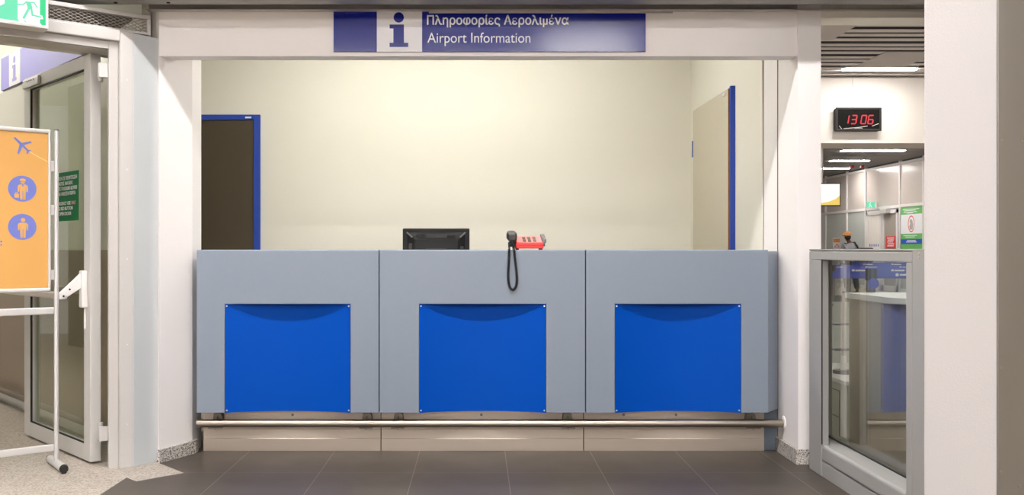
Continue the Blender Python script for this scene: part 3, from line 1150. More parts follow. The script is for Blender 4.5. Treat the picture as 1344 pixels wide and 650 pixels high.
m.box(0.3525, 0.362, 4.905, 5.07, TOP + 0.018, TOP + 0.064, 0.003)
m.poly([(4.892, TOP + 0.036), (4.90, TOP + 0.060), (5.07, TOP + 0.088), (5.07, TOP + 0.05)], 0.345, 0.368, YZ, None, 0.004)
lab(m.build('display_housing', mat('grey_display_plastic', (104, 104, 104), 0.35), ph), 'grey raised end piece')
# handset lying fore and aft in its cradle
m = MB()
m.box(0.168, 0.2045, 4.90, 5.07, TOP + 0.016, TOP + 0.045, 0.006)
m.build('cradle', BLACK, ph)
m = MB()
def loft(secs):
    t = bmesh.new()
    rings = []
    for (y, zc, hw, hh) in secs:
        ring = []
        for k in range(20):
            a = 2 * PI * k / 20
            ca, sa = math.cos(a), math.sin(a)
            sx = math.copysign(abs(ca) ** 0.6, ca)
            sz = math.copysign(abs(sa) ** 0.6, sa)
            ring.append(t.verts.new((0.185 + hw * sx, y, zc + hh * sz)))
        rings.append(ring)
    for A, B in zip(rings, rings[1:]):
        for k in range(20):
            fc = t.faces.new((A[k], A[(k + 1) % 20], B[(k + 1) % 20], B[k]))
            fc.smooth = True
    t.faces.new(rings[0])
    t.faces.new(rings[-1])
    return t
H = TOP + 0.07
m.add(loft([(4.872, H - 0.005, 0.017, 0.014), (4.878, H - 0.002, 0.023, 0.023), (4.892, H, 0.026, 0.026), (4.915, H + 0.004, 0.025, 0.025), (4.935, H + 0.014, 0.02, 0.016),
            (4.985, H + 0.020, 0.018, 0.013), (5.035, H + 0.018, 0.02, 0.016), (5.055, H + 0.012, 0.025, 0.024), (5.078, H + 0.008, 0.026, 0.025), (5.092, H + 0.004, 0.02, 0.018)]))
hsv = m.build('handset', BLACKG, ph)
m = MB()
m.cyl((0.185, 4.876, H - 0.020), (0.185, 4.868, H - 0.034), 0.006, 12)
m.build('cord_plug', BLACK, hsv)
# coiled cord hanging over the counter front in a narrow loop
path = []
def bez(p0, p1, p2, p3, n):
    out = []
    for i in range(n):
        u = i / n
        a = (1 - u) ** 3; b_ = 3 * u * (1 - u) ** 2; c_ = 3 * u * u * (1 - u); d_ = u ** 3
        out.append(Vector(p0) * a + Vector(p1) * b_ + Vector(p2) * c_ + Vector(p3) * d_)
    return out
yF = CF - 0.012
path += bez((0.182, 4.870, H - 0.032), (0.160, 4.852, H - 0.044), (0.168, yF, 1.10), (0.167, yF, 1.07), 30)
path += bez((0.167, yF, 1.07), (0.164, yF, 1.0), (0.1595, yF, 0.97), (0.163, yF, 0.935), 60)
path += bez((0.163, yF, 0.935), (0.168, yF, 0.866), (0.205, yF, 0.866), (0.208, yF, 0.935), 60)
path += bez((0.208, yF, 0.935), (0.207, yF, 0.99), (0.199, yF, 1.03), (0.196, yF, 1.065), 60)
path += bez((0.196, yF, 1.065), (0.194, yF, 1.10), (0.178, 4.852, 1.122), (0.205, 4.888, TOP + 0.020), 30)
path.append(Vector((0.207, 4.89, TOP + 0.020)))
# resample evenly and wind
cum = [0]
for a_, b_ in zip(path, path[1:]):
    cum.append(cum[-1] + (b_ - a_).length)
L = cum[-1]
def at(s):
    for i in range(len(cum) - 1):
        if cum[i + 1] >= s:
            k = (s - cum[i]) / max(1e-9, cum[i + 1] - cum[i])
            return path[i].lerp(path[i + 1], k)
    return path[-1]
turns = int(L / 0.0072)
hel = []
NS = turns * 10
for i in range(NS + 1):
    s_ = L * i / NS
    p = at(s_)
    d_ = (at(min(L, s_ + 0.004)) - at(max(0, s_ - 0.004))).normalized()
    a_ = d_.cross(Vector((0, 1, 0)))
    if a_.length < 0.2:
        a_ = d_.cross(Vector((1, 0, 0)))
    a_.normalize()
    b_ = a_.cross(d_)
    th = 2 * PI * turns * i / NS
    env = min(1, i / 60, (NS - i) / 60)
    hel.append(p + env * 0.0056 * (math.cos(th) * a_ + math.sin(th) * b_))
m = MB()
m.tube(hel, 0.0022, 6)
m.build('coiled_cord', BLACK, ph)

# ------------------------------------------------------------------ booth doors
d = sroot('door_3', (-2.1, 7.0, 0))
m = MB()
m.box(-1.709, -1.662, 6.978, 7.0, 0, 2.127, 0.002)
m.box(-2.75, -1.7095, 6.978, 7.0, 2.086, 2.127, 0.002)
m.box(-2.79, -2.7505, 6.978, 7.0, 0, 2.127, 0.002)
m.build('door_frame', FRAMEB, d)
m = MB()
m.box(-2.75, -1.7095, 6.990, 6.9995, 0.005, 2.0855)
m.build('door_leaf', DOORB, d)
m = MB()
m.box(-1.775, -1.728, 6.9772, 6.978, 2.099, 2.111)
m.build('number_plate', WHITEP, d)
d = sroot('door_4', (1.60, 6.3, 0))
m = MB()
m.box(1.592, 1.627, 5.815, 6.76, 0.008, 2.12, 0.001)
m.build('door_leaf', DOORBE, d)
m = MB()
m.box(1.592, 1.606, 5.8135, 5.8148, 0.008, 2.118)
m.build('edge_strip', WOOD, d)
m = MB()
m.box(1.601, 1.6318, 5.790, 5.8133, 0.0, 2.135, 0.001)
m.box(1.615, 1.6318, 5.8149, 6.79, 2.121, 2.135)
m.build('door_frame', FRAMEB, d)
m = MB()
m.cyl((1.594, 6.772, 1.78), (1.594, 6.772, 1.90), 0.007, 12)
m.build('hinge', FRAMEB, d)
m = MB()
m.box(1.586, 1.5918, 5.87, 5.93, 2.085, 2.108, 0.002)
m.build('closer_plate', ALU, d)

# booth lights
x = -0.3
yb = 5.9
li = thing('ceiling_light', 'tube light on the booth ceiling over the monitor', 'ceiling light', (x, 5.95, 2.95))
m = MB(); m.box(x - 1.12, x + 1.12, yb - 0.08, yb + 0.08, 2.90, 2.9499, 0.004); m.build('housing', WHITEF, li)
m = MB(); m.box(x - 1.1, x + 1.1, yb - 0.06, yb + 0.06, 2.885, 2.8995, 0.004); m.build('diffuser', TUBEB, li)

# ------------------------------------------------------------------ barrier panel of glass on the right
gx0, gx1 = 1.66, 1.80
ga = thing('glass_barrier', 'waist-high grey framed glass barrier panel between the counter wall and the white pillar', 'barrier', (1.73, 4.0, 0))
m = MB()
m.box(gx0, gx1, 3.492, 4.58, 1.093, 1.10, 0.0015)
m.box(gx0 + 0.006, gx1, 3.492, 4.58, 1.088, 1.093)
m.box(gx0, gx1, 3.492, 4.58, 1.048, 1.088, 0.003)
m.box(gx0 + 0.04, gx1, 4.5805, 4.662, 1.048, 1.10, 0.002)
m.build('top_rail', GATE, ga)
m = MB()
m.box(gx0, gx0 + 0.038, 4.42, 4.58, 0.0, 1.0475, 0.004)
m.build('post', GATE, ga)
m = MB()
m.box(gx0 + 0.04, gx1, 4.643, 4.662, 0.0, 1.0475, 0.002)
m.build('post', GATE, ga)
m = MB()
m.box(gx0 + 0.0395, gx1, 4.4205, 4.6425, 0.0, 0.150, 0.002)
m.build('bottom_rail', GATE, ga)
m = MB()
m.box(gx0, gx1, 3.494, 3.545, 0.0, 1.0475, 0.003)
m.build('post', GATE, ga)
m = MB()
plan(m, [(gx0, 3.401), (gx0, 3.4915), (gx0 + 0.056, 3.4915), (gx0 + 0.0005, 3.401)], 0.0, 1.099)
p2 = m.build('post', GATE, ga)
for z in (1.083, 1.070):
    m = MB()
    m.cyl((gx0, 3.437, z), (gx0 - 0.003, 3.437, z), 0.005, 14)
    m.build('screw', mat('brass_screw', (196, 176, 150), 0.4, 0.5), p2)
m = MB()
m.box(gx0, gx1, 3.5455, 4.4195, 0.076, 0.155, 0.014, seg=4)
m.box(gx0 + 0.004, gx1, 3.5455, 4.4195, 0.0, 0.0725, 0.003)
m.build('bottom_rail', GATE, ga)
m = MB()
m.box(1.772, 1.780, 3.5455, 4.6425, 0.1555, 1.0475)
gp = m.build('glass_pane', GLASSG, ga)
m = MB()
m.box(gx0 + 0.001, gx0 + 0.006, 4.4165, 4.4198, 0.155, 1.0475)
m.box(1.762, 1.7715, 3.5455, 4.6425, 0.1552, 0.160)
m.build('gasket', RUBBER, ga)
# white pillar and stainless column on the right
m = MB()
plan(m, [(1.661, 3.40), (1.930, 3.40), (1.930, 3.49), (1.7165, 3.49)], 0, HZ)
struct(m.build('wall_right_pillar', PILLAR))
m = MB()
m.box(1.9305, 5.0, 3.394, 3.49, 0, HZ, 0.002)
sc = struct(m.build('wall_right_column', mat('dull_steel_cladding', (146, 141, 134), 0.38, 0.9, var=0.12, vscale=1.1, stretch=(3.0, 1, 0.5), rvar=0.06)))
m = MB()
for x, z in ((1.943, 0.660), (1.943, 0.272), (2.012, 0.219), (1.945, 1.504), (2.02, 1.50)):
    m = MB()
    m.cyl((x, 3.394, z), (x, 3.391, z), 0.005, 12)
    m.build('screw', RAILM, sc)

# beam over the passage
m = MB()
m.box(1.7595, 2.9, 4.685, 4.845, 2.286, 2.95)
struct(m.build('wall_passage_beam', CREAM))
m = MB()
m.box(2.9, 11.6, 4.685, 4.845, 0, 3.4)
m.box(1.7595, 2.9, 4.70, 4.845, 2.951, 3.4)
struct(m.build('wall_corridor_front', WALL))

# ------------------------------------------------------------------ corridor beyond
CEIL = 3.34
m = MB()
m.box(1.70, 11.7, 4.845, 35, CEIL + 0.12, CEIL + 0.2)
struct(m.build('ceiling_corridor', mat('dark_corridor_soffit', (44, 41, 40), 0.8)))
m = MB()
y = 7.4
k = 0
while y < 11.95:
    gap = (0.0, 0.035, 0.07)[(k * 7) % 3]
    if not (9.1 < y < 9.1):
        m.box(1.9, 11.0, y, y + 0.10, CEIL, CEIL + 0.008)
    y += 0.185 + gap * 0.9
    k += 1
struct(m.build('ceiling_baffles', BAFFLE))
m = MB()
y = 12.75
while y < 33.5:
    m.box(1.9, 10.68, y, y + 0.15, CEIL, CEIL + 0.008)
    y += 0.22
struct(m.build('ceiling_baffles_far', mat('grey_metal_baffle', (128, 123, 119), 0.5)))
m = MB()
m.box(2.6, 3.78, 8.6, 9.74, CEIL - 0.012, CEIL - 0.001)
m.box(4.62, 5.22, 10.38, 11.2, CEIL - 0.012, CEIL - 0.001)
struct(m.build('ceiling_panels', mat('pale_ceiling_panel', (206, 200, 194), 0.6)))
m = MB()
m.box(1.76, 10.68, 12.0, 12.64, 2.49, CEIL + 0.12)
bh = struct(m.build('wall_bulkhead', mat('corridor_white_paint', (242, 236, 228), 0.8, var=0.015)))
m = MB()
m.box(4.918, 4.924, 11.9985, 11.9999, 2.93, CEIL)
struct(m.build('trim_6', mat('panel_joint', (190, 182, 172), 0.8)))
m = MB()
m.box(1.70, 1.76, 7.12, 35, 0, CEIL + 0.12)
struct(m.build('wall_corridor_left', WALL))
m = MB()
m.box(1.70, 11.6, 34.0, 34.2, 0, CEIL + 0.12)
struct(m.build('wall_corridor_end', mat('corridor_end_paint', (214, 206, 200), 0.8)))

# LED clock
ck = thing('wall_clock', 'black digital wall clock showing 13 06 in red on the white bulkhead', 'clock', (4.965, 12.0, 2.643))
CK = Frame((4.965, 12.0), (1, 0))
m = MB()
def rrect(a0, a1, b0, b1, r, n=5):
    pts = []
    for cx, cy, st_ in ((a1 - r, b1 - r, 0), (a0 + r, b1 - r, 90), (a0 + r, b0 + r, 180), (a1 - r, b0 + r, 270)):
        for k in range(n + 1):
            a = math.radians(st_ + 90 * k / n)
            pts.append((cx + r * math.cos(a), cy + r * math.sin(a)))
    return pts
m.poly(rrect(-0.295, 0.295, 2.643, 2.942, 0.03), 0.0005, 0.075, CK.M)
m.build('housing', BLACK, ck)
m = MB()
m.poly(rrect(-0.300, 0.300, 2.640, 2.945, 0.034) , 0.06, 0.0745, CK.M)
for (a0, a1, b0, b1) in ((-0.300, 0.300, 2.918, 2.945), (-0.300, 0.300, 2.640, 2.667), (-0.300, -0.272, 2.66, 2.93), (0.272, 0.300, 2.66, 2.93)):
    m.fbox(CK, a0, a1, b0, b1, 0.074, 0.088, 0.006)
m.build('bezel', mat('worn_black_plastic', (48, 45, 43), 0.5, var=0.1, vscale=12, spec=0.3), ck)
m = MB()
m.fbox(CK, -0.272, 0.272, 2.667, 2.918, 0.0752, 0.078)
m.build('face', mat('smoked_lens', (18, 17, 15), 0.6, spec=0.1), ck)
def digit(mb, a, b, w_, h_, segs):
    t_ = 0.016
    S = {'a': ((0, h_), (w_, h_)), 'b': ((w_, h_), (w_, h_ / 2)), 'c': ((w_, h_ / 2), (w_, 0)), 'd': ((0, 0), (w_, 0)),
         'e': ((0, 0), (0, h_ / 2)), 'f': ((0, h_ / 2), (0, h_)), 'g': ((0, h_ / 2), (w_, h_ / 2))}
    for c in segs:
        (x0, y0), (x1, y1) = S[c]
        dx, dy = x1 - x0, y1 - y0
        l = math.hypot(dx, dy)
        g = 0.008 / l
        q0 = (x0 + dx * g, y0 + dy * g)
        q1 = (x1 - dx * g, y1 - dy * g)
        sh_ = 0.17
        mb.poly([(a + x + sh_ * y, b + y) for x, y in stroke(q0, q1, t_)], 0.0782, 0.0795, CK.M)
for s_, px_ in (('bc', 1103.0), ('abcdg', 1113.2), ('abcdef', 1125.8), ('acdefg', 1135.0)):
    m = MB()
    digit(m, (px_ - 627) / 100.0 - 4.965 + 0.005, 2.735, 0.062, 0.108, s_)
    m.build('digit', LEDRED, ck)
m = MB()  # reflections in the clock face, drawn on as white lines
for p, q in (((-0.25, 2.705), (-0.22, 2.668)), ((-0.19, 2.672), (-0.02, 2.684)), ((-0.02, 2.684), (0.115, 2.705)), ((-0.05, 2.677), (0.05, 2.679)), ((0.18, 2.705), (0.26, 2.735))):
    m.poly(stroke(p, q, 0.007), 0.0782, 0.0788, CK.M)
m.build('reflection_line', mat('white_reflection_tone', (206, 202, 198), 0.6), ck)

# corridor tube lights; unseen ones before the bulkhead are added to brighten the passage
cl = [(5.0, 11.37, 0.9, 'tube light on the baffle ceiling just before the white bulkhead'),
      (7.1, 9.2, 1.2, 'added unseen tube light among the baffles beside the white pillar'),
      (3.4, 7.0, 1.2, 'added unseen tube light over the corridor near the passage'),
      (6.2, 8.0, 1.2, 'added unseen tube light over the nearest row of belt barriers'),
      (5.0, 6.4, 1.2, 'added unseen tube light just behind the corridor front wall'),
      (8.2, 6.6, 1.2, 'added unseen tube light toward the right wall of the corridor'),
      (8.6, 10.0, 1.2, 'added unseen tube light near the bulkhead on the right wall side'),
      (2.55, 5.5, 1.2, 'added unseen tube light over the low sage cabinet'),
      (8.99, 20.8, 1.40, 'tube light on the far baffle ceiling, first beyond the bulkhead'),
      (9.43, 23.2, 0.95, 'second tube light beyond the bulkhead on the far baffle ceiling'),
      (9.85, 25.4, 0.9, 'third tube light beyond the bulkhead, above the hanging screen'),
      (5.0, 17.0, 1.4, 'tube light over the far corridor behind the counter wall'),
      (5.5, 27.0, 1.4, 'tube light at the far end of the corridor')]
for x, y, ln, lb in cl:
    li = thing('ceiling_light', lb, 'ceiling light', (x, y, CEIL), 'corridor tube lights')
    hw = 0.05 if y < 13 else 0.10
    m = MB(); m.box(x - ln / 2 - 0.01, x + ln / 2 + 0.01, y - hw - 0.01, y + hw + 0.01, CEIL + 0.001, CEIL + 0.06, 0.003); m.build('housing', WHITEF, li)
    m = MB(); m.box(x - ln / 2, x + ln / 2, y - hw, y + hw, CEIL - 0.012, CEIL + 0.0008, 0.003); m.build('diffuser', TUBEC, li)

# glazed wall on the right of the far corridor (plane x = 10.7)
GX = 10.7
gw = sroot('window_2', (GX, 25, 0))
ys = [20.4, 21.91, 23.14, 25.18, 26.47, 28.1, 29.8, 31.6, 33.9]
m = MB()
for y in ys:
    m.box(GX - 0.03, GX + 0.03, y - 0.035, y + 0.035, 0, CEIL)
m.box(GX - 0.025, GX + 0.03, ys[0], ys[-1], 2.155, 2.225)
m.box(GX - 0.025, GX + 0.03, ys[0], ys[-1], 3.24, 3.30)
m.box(GX - 0.025, GX + 0.03, ys[0], ys[-1], 0, 0.1)
m.build('window_frame', WHITEF, gw)
for i in range(len(ys) - 1):
    m = MB()
    m.box(GX, GX + 0.01, ys[i] + 0.035, ys[i + 1] - 0.035, 2.226, 3.239)
    m.build('upper_pane', FROST, gw)
    if i == 2:
        continue
    m = MB()
    m.box(GX, GX + 0.01, ys[i] + 0.035, ys[i + 1] - 0.035, 0.101, 2.154)
    m.build('lower_pane', WHITES if i >= 5 else PALEG, gw)
m = MB()
m.box(GX - 0.1, GX + 0.3, 4.845, 20.36, 0, CEIL + 0.12)
struct(m.build('wall_corridor_right', WALL))
# double door in the glazed wall
dd = sroot('door_5', (GX, 24.1, 0))
for y0, y1 in ((23.20, 24.12), (24.15, 25.10)):
    m = MB()
    for (a, b_, c_, e_) in ((y0, y0 + 0.10, 0.01, 2.12), (y1 - 0.10, y1, 0.01, 2.12), (y0, y1, 2.02, 2.12), (y0, y1, 0.01, 0.15)):
        m.box(GX - 0.045, GX + 0.02, a, b_, c_, e_)
    lf = m.build('door_leaf', WHITEF, dd)
    m = MB()
    m.box(GX - 0.02, GX - 0.01, y0 + 0.10, y1 - 0.10, 0.15, 2.02)
    m.build('door_pane', mat('backlight_white_glass', (238, 232, 224), 0.3) if y0 > 24 else mat('grey_taupe_glass', (176, 168, 158), 0.25), lf)  # white pane: the light behind it is put into its colour
m = MB()
for k in range(5):
    m = MB()
    m.box(GX - 0.0225, GX - 0.0202, 24.35 + 0.13 * k, 24.40 + 0.13 * k, 1.17, 1.23)
    m.build('manifestation_mark', BLUEP, dd)
m = MB()
m.box(GX - 0.16, GX - 0.05, 23.6, 24.0, 2.03, 2.14, 0.01)
m.build('door_operator', ALU, dd)

GW = Frame((GX - 0.012, 0), (0, -1))         # face that looks back into the corridor, a = -y
def wall_print(name, label, cat, y0, y1, z0, z1, base):
    o = thing(name, label, cat, (GX, (y0 + y1) / 2, z0))
    mm = MB(); mm.fbox(GW, -y1, -y0, z0, z1, 0.0, 0.004); mm.build('sheet', base, o)
    return o
gp_ = wall_print('notice_poster', 'large green and white notice poster on the glazed corridor wall', 'poster', 21.98, 23.08, 0.75, 2.14, GREENP)
m = MB(); m.fbox(GW, -23.08, -21.98, 1.48, 1.96, 0.0042, 0.005); m.build('white_field', WHITEP, gp_)
m = MB(); m.fbox(GW, -23.07, -21.99, 1.225, 1.345, 0.0042, 0.005); m.build('blue_band', BLUEP, gp_)
for (a, b_, w_) in ((-22.98, 2.075, 0.85), (-22.9, 2.045, 0.6), (-22.93, 2.005, 0.7), (-22.75, 1.982, 0.3), (-22.95, 1.425, 0.72), (-22.85, 1.39, 0.5)):
    m = MB()
    m.fbox(GW, a, a + w_, b_, b_ + 0.016, 0.0042, 0.005)
    m.build('printed_line', WHITEP, gp_)
for (a, b_, w_) in ((-22.75, 1.30, 0.45), (-22.80, 1.265, 0.55)):
    m = MB()
    m.fbox(GW, a, a + w_, b_, b_ + 0.018, 0.0052, 0.006)
    m.build('printed_line', WHITEP, gp_)
m = MB()
outer = circle(-22.53, 1.72, 0.17, 30, 0.205)
inner = circle(-22.53, 1.72, 0.145, 30, 0.178)
for k in range(30):
    q = (k + 1) % 30
    m.poly([outer[k], outer[q], inner[q], inner[k]], 0.0052, 0.006, GW.M)
bmesh.ops.remove_doubles(m.bm, verts=m.bm.verts[:], dist=1e-5)
m.build('printed_ring', REDP, gp_)
m = MB()
m.poly([(-22.60, 1.58), (-22.46, 1.58), (-22.43, 1.70), (-22.47, 1.80), (-22.55, 1.85), (-22.62, 1.79), (-22.58, 1.72), (-22.64, 1.66)], 0.0052, 0.006, GW.M)
m.build('printed_figure', mat('grey_print', (176, 172, 166), 0.5), gp_)
GW = Frame((GX - 0.046, 0), (0, -1))
rp = wall_print('warning_notice', 'small red notice with white print on the glazed corridor door', 'notice', 23.30, 23.86, 1.12, 1.43, REDP)
for k in range(5):
    m = MB()
    m.fbox(GW, -23.78 + 0.03 * (k % 2), -23.38 - 0.03 * (k % 3), 1.37 - k * 0.05, 1.395 - k * 0.05, 0.0042, 0.005)
    m.build('printed_line', WHITEP, rp)
# small exit sign over the corridor door
e2 = thing('exit_sign', 'small lit green exit sign over the far glazed corridor door', 'exit sign', (10.5, 24.45, 2.25))
m = MB(); m.box(10.38, 10.66, 24.42, 24.50, 2.20, 2.36, 0.005); m.build('housing', WHITEF, e2)
m = MB(); m.box(10.385, 10.60, 24.412, 24.4195, 2.205, 2.355); m.build('panel', EXITP, e2)
m = MB()
E2 = Frame((10.49, 24.412), (1, 0))
for p, q, wd in (((-0.03, 2.30), (0.0, 2.27), 0.02), ((0.0, 2.27), (0.03, 2.22), 0.02), ((0.0, 2.27), (-0.04, 2.23), 0.02), ((-0.005, 2.325), (-0.0049, 2.326), 0.03)):
    m.poly(stroke(p, q, wd), 0.0002, 0.0015, E2.M)
m.build('running_figure', EXITW, e2)
# red beacons on the ceiling
for i, (x, y) in enumerate(((10.02, 24.5), (10.3, 24.5))):
    m = MB()
    m.box(x - 0.04, x + 0.04, y - 0.05, y + 0.05, CEIL - 0.07, CEIL, 0.01)
    tag(m.build('ceiling_alarm', mat('red_beacon_plastic', (190, 36, 40), 0.4)), ['small red alarm box under the far ceiling, the one toward the hanging screen', 'small red alarm box under the far ceiling, the one beside the glazed wall'][i], 'alarm')
# hanging display
hd = thing('hanging_display', 'hanging flight screen showing white with a yellow corner, beyond the counter wall', 'screen', (6.75, 18.0, 1.95))
HD = Frame((6.75, 18.0), (0.995, -0.1))
m = MB(); m.fbox(HD, -0.38, 0.385, 1.945, 2.40, -0.08, 0.0, 0.008); m.build('bezel', BLACK, hd)
m = MB(); m.fbox(HD, -0.36, 0.365, 1.965, 2.38, 0.0003, 0.003); scn = m.build('screen', SCREENW, hd)
m = MB()
m.poly([(0.365, 1.965), (0.365, 2.15), (0.28, 2.08), (0.15, 2.03), (-0.02, 2.0), (-0.1, 1.965)], 0.0032, 0.004, HD.M)
m.build('yellow_band', SCREENY, scn)
m = MB(); m.cyl((6.80, 18.05, 2.40), (6.80, 18.05, CEIL), 0.02, 14); m.build('pole', WHITEF, hd)
# info stand
isd = thing('notice_stand', 'slim white notice stand with an orange headed sheet left of the walking person', 'sign', (7.85, 20.0, 0))
m = MB(); m.cyl((7.85, 20.02, 0.02), (7.85, 20.02, 1.10), 0.02, 14); m.build('pole', ALU, isd)
m = MB(); m.cyl((7.85, 20.02, 0.0005), (7.85, 20.02, 0.02), 0.14, 28); m.build('base', ALU, isd)
m = MB(); m.box(7.76, 7.94, 19.985, 19.998, 1.02, 1.345, 0.003); pnl = m.build('panel', WHITEP, isd)
m = MB(); m.box(7.775, 7.915, 19.981, 19.9848, 1.245, 1.325); m.build('orange_heading', ORANGEP, pnl)
m = MB()
IS = Frame((7.85, 19.985), (1, 0))
for p, q in (((-0.05, 1.14), (0, 1.21)), ((0, 1.21), (0.05, 1.14)), ((0.05, 1.14), (-0.05, 1.14))):
    m.poly(stroke(p, q, 0.012), 0.0003, 0.002, IS.M)
m.build('warning_triangle', REDP, pnl)

# ------------------------------------------------------------------ belt barriers beyond the glass
def belt_post(x, y, x2, y2, lb, dz=0.0):
    o = thing('queue_barrier', lb, 'barrier post', (x, y, 0), 'blue belt queue barriers')
    mm = MB(); mm.cyl((x, y, 0.0), (x, y, 0.02), 0.17, 32); mm.build('base', SILV, o)
    mm = MB(); mm.cyl((x, y, 0.02), (x, y, 0.86), 0.032, 20); mm.build('post', mat('grey_post_metal', (120, 116, 114), 0.35, 0.5), o)
    mm = MB(); mm.cyl((x, y, 0.86), (x, y, 0.95), 0.042, 20); mm.build('belt_head', BLACKG, o)
    F_ = Frame((x, y), (x2 - x, y2 - y))
    L_ = math.hypot(x2 - x, y2 - y)
    mm = MB(); mm.fbox(F_, 0.043, L_ - 0.043, 0.875, 0.93, -0.002, 0.002); bl = mm.build('belt', BELT, o)
    mm = MB()
    a = 0.2
    while a < L_ - 0.3:
        mm.poly(circle(a, 0.9025, 0.013, 14), 0.0021, 0.003, F_.M)
        mm.fbox(F_, a + 0.02, a + 0.11, 0.896, 0.909, 0.0021, 0.003)
        a += 0.36
    mm.build('printed_mark', WHITEP, bl)
    return o
belt_post(2.2, 7.0, 3.01, 7.0, 'belt barrier with blue tape close to the booth wall in the nearest row')
belt_post(3.01, 7.0, 4.4, 7.0, 'belt barrier in the nearest row, its post carrying the blue round sign')
BS = Frame((3.01, 6.955), (1, 0))
m = MB(); m.poly(circle(0, 0.8375, 0.041, 36), 0.0, 0.003, BS.M)
tag(m.build('round_sign', STICK), 'blue round sign fixed to the post of a belt barrier', 'sign')
belt_post(4.4, 7.0, 6.0, 7.15, 'belt barrier with blue tape at the right end of the nearest row')
belt_post(3.25, 8.4, 4.9, 8.4, 'belt barrier with blue tape in the second row from the steel desk')
belt_post(4.9, 8.4, 6.4, 8.4, 'belt barrier with blue tape at the right end of the second row')
belt_post(3.6, 9.8, 5.4, 9.75, 'belt barrier with blue tape in the third row from the steel desk')
belt_post(4.7, 11.6, 6.6, 11.6, 'belt barrier with blue tape in the farthest row')

# ------------------------------------------------------------------ steel desk and low sage cabinet seen through the glass
sd = thing('steel_desk', 'stainless security desk with rounded corner and white top behind the glass barrier', 'desk', (2.4, 4.75, 0))
def rounded_plan(x0, x1, y0, y1, r, off=0.0):
    pts = []
    x0 -= off; y0 -= off
    for k in range(10):
        a = PI + PI / 2 * k / 9
        pts.append((x0 + r + r * math.cos(a), y0 + r + r * math.sin(a)))
    return pts + [(x1, y0), (x1, y1), (x0, y1)]
m = MB(); plan(m, rounded_plan(2.05, 2.75, 4.40, 5.05, 0.16), 0.0, 0.83); m.build('body', mat('desk_steel_front', (186, 177, 164), 0.4, 0.3, var=0.06), sd)
m = MB(); plan(m, rounded_plan(2.05, 2.75, 4.40, 5.05, 0.16, 0.02), 0.8302, 0.86); m.build('top', WHITES, sd)
lc = thing('low_cabinet', 'low sage cabinet with white top standing behind the steel desk', 'cabinet', (2.5, 5.7, 0))
m = MB(); m.box(2.06, 3.0, 5.10, 6.4, 0, 0.34, 0.004); m.build('body', SAGE, lc)
m = MB(); m.box(2.04, 3.02, 5.08, 6.42, 0.3402, 0.365, 0.004); m.build('top', WHITES, lc)
m = MB(); m.box(2.0565, 2.0598, 5.2, 5.202, 0.03, 0.29); m.box(2.0565, 2.0598, 5.2, 6.3, 0.29, 0.293); m.box(2.0565, 2.0598, 5.2, 6.3, 0.14, 0.143); m.build('door_joint', DARK, lc)
rk = thing('display_post', 'slim steel rod stand with short shelf arms on the low sage cabinet', 'stand', (2.16, 5.4, 0.365))
m = MB(); m.cyl((2.16, 5.4, 0.3655), (2.16, 5.4, 0.385), 0.06, 24); m.build('base', SILV, rk)
m = MB(); m.cyl((2.16, 5.4, 0.385), (2.16, 5.4, 0.84), 0.008, 12); m.build('rod', STEEL, rk)
m = MB(); m.cyl((2.16, 5.4, 0.3852), (2.16, 5.4, 0.47), 0.018, 14); m.build('collar', WHITEF, rk)
for z in (0.50, 0.65):
    m = MB(); m.box(2.10, 2.25, 5.38, 5.42, z, z + 0.012, 0.002); m.build('arm', SILV, rk)
gp2 = thing('glass_screen', 'pale glass screen with bolts standing on the low sage cabinet', 'panel', (2.6, 5.9, 0.365))
m = MB(); m.box(2.12, 2.95, 5.90, 5.915, 0.3655, 0.80); m.build('pane', PALEG, gp2)
for x, z in ((2.22, 0.70), (2.28, 0.74), (2.22, 0.45), (2.8, 0.70)):
    m = MB()
    m.cyl((x, 5.90, z), (x, 5.893, z), 0.012, 14)
    m.build('bolt', SILV, gp2)
m = MB(); m.box(2.12, 2.5, 5.8995, 5.8999, 0.76, 0.80); m.build('dark_header', SILV, gp2)

# ------------------------------------------------------------------ person walking away in the corridor
def skin_obj(name, verts, edges, material, parent, sub=2):
    me = bpy.data.meshes.new(name)
    w = parent.location if parent else Vector((0, 0, 0))
    me.from_pydata([Vector(v[:3]) - w for v in verts], edges, [])
    o = bpy.data.objects.new(name, me)
    COL.objects.link(o)
    md = o.modifiers.new('skin', 'SKIN')
    md.use_smooth_shade = True
    sv = me.skin_vertices[0].data
    for i, v in enumerate(verts):
        r_ = v[3] if not isinstance(v[3], tuple) else v[3]
        sv[i].radius = r_ if isinstance(r_, tuple) else (r_, r_)
        sv[i].use_root = i == 0
    s_ = o.modifiers.new('sub', 'SUBSURF')
    s_.levels = s_.render_levels = sub
    dg = bpy.context.evaluated_depsgraph_get()
    dg.update()
    m2 = bpy.data.meshes.new_from_object(o.evaluated_get(dg))
    m2.name = name
    o.modifiers.clear()
    o.data = m2
    m2.materials.clear()
    m2.materials.append(material)
    for p_ in m2.polygons:
        p_.use_smooth = True
    if parent:
        o.parent = parent
    return o
PX, PY = 8.98, 22.0
pr = thing('person', 'person in a grey jacket and patterned orange hat seen from behind in the far corridor', 'person', (PX, PY, 0))
SKIN = mat('brown_skin', (92, 66, 52), 0.55, var=0.05)
JACK = mat('grey_jacket_cloth', (134, 134, 138), 0.85, var=0.08, vscale=14)
TROU = mat('dark_trouser_cloth', (46, 48, 58), 0.85, var=0.08, vscale=14)
def V_(x, y, z, r):
    return (PX + x, PY + y, z, r)
hx = -0.075
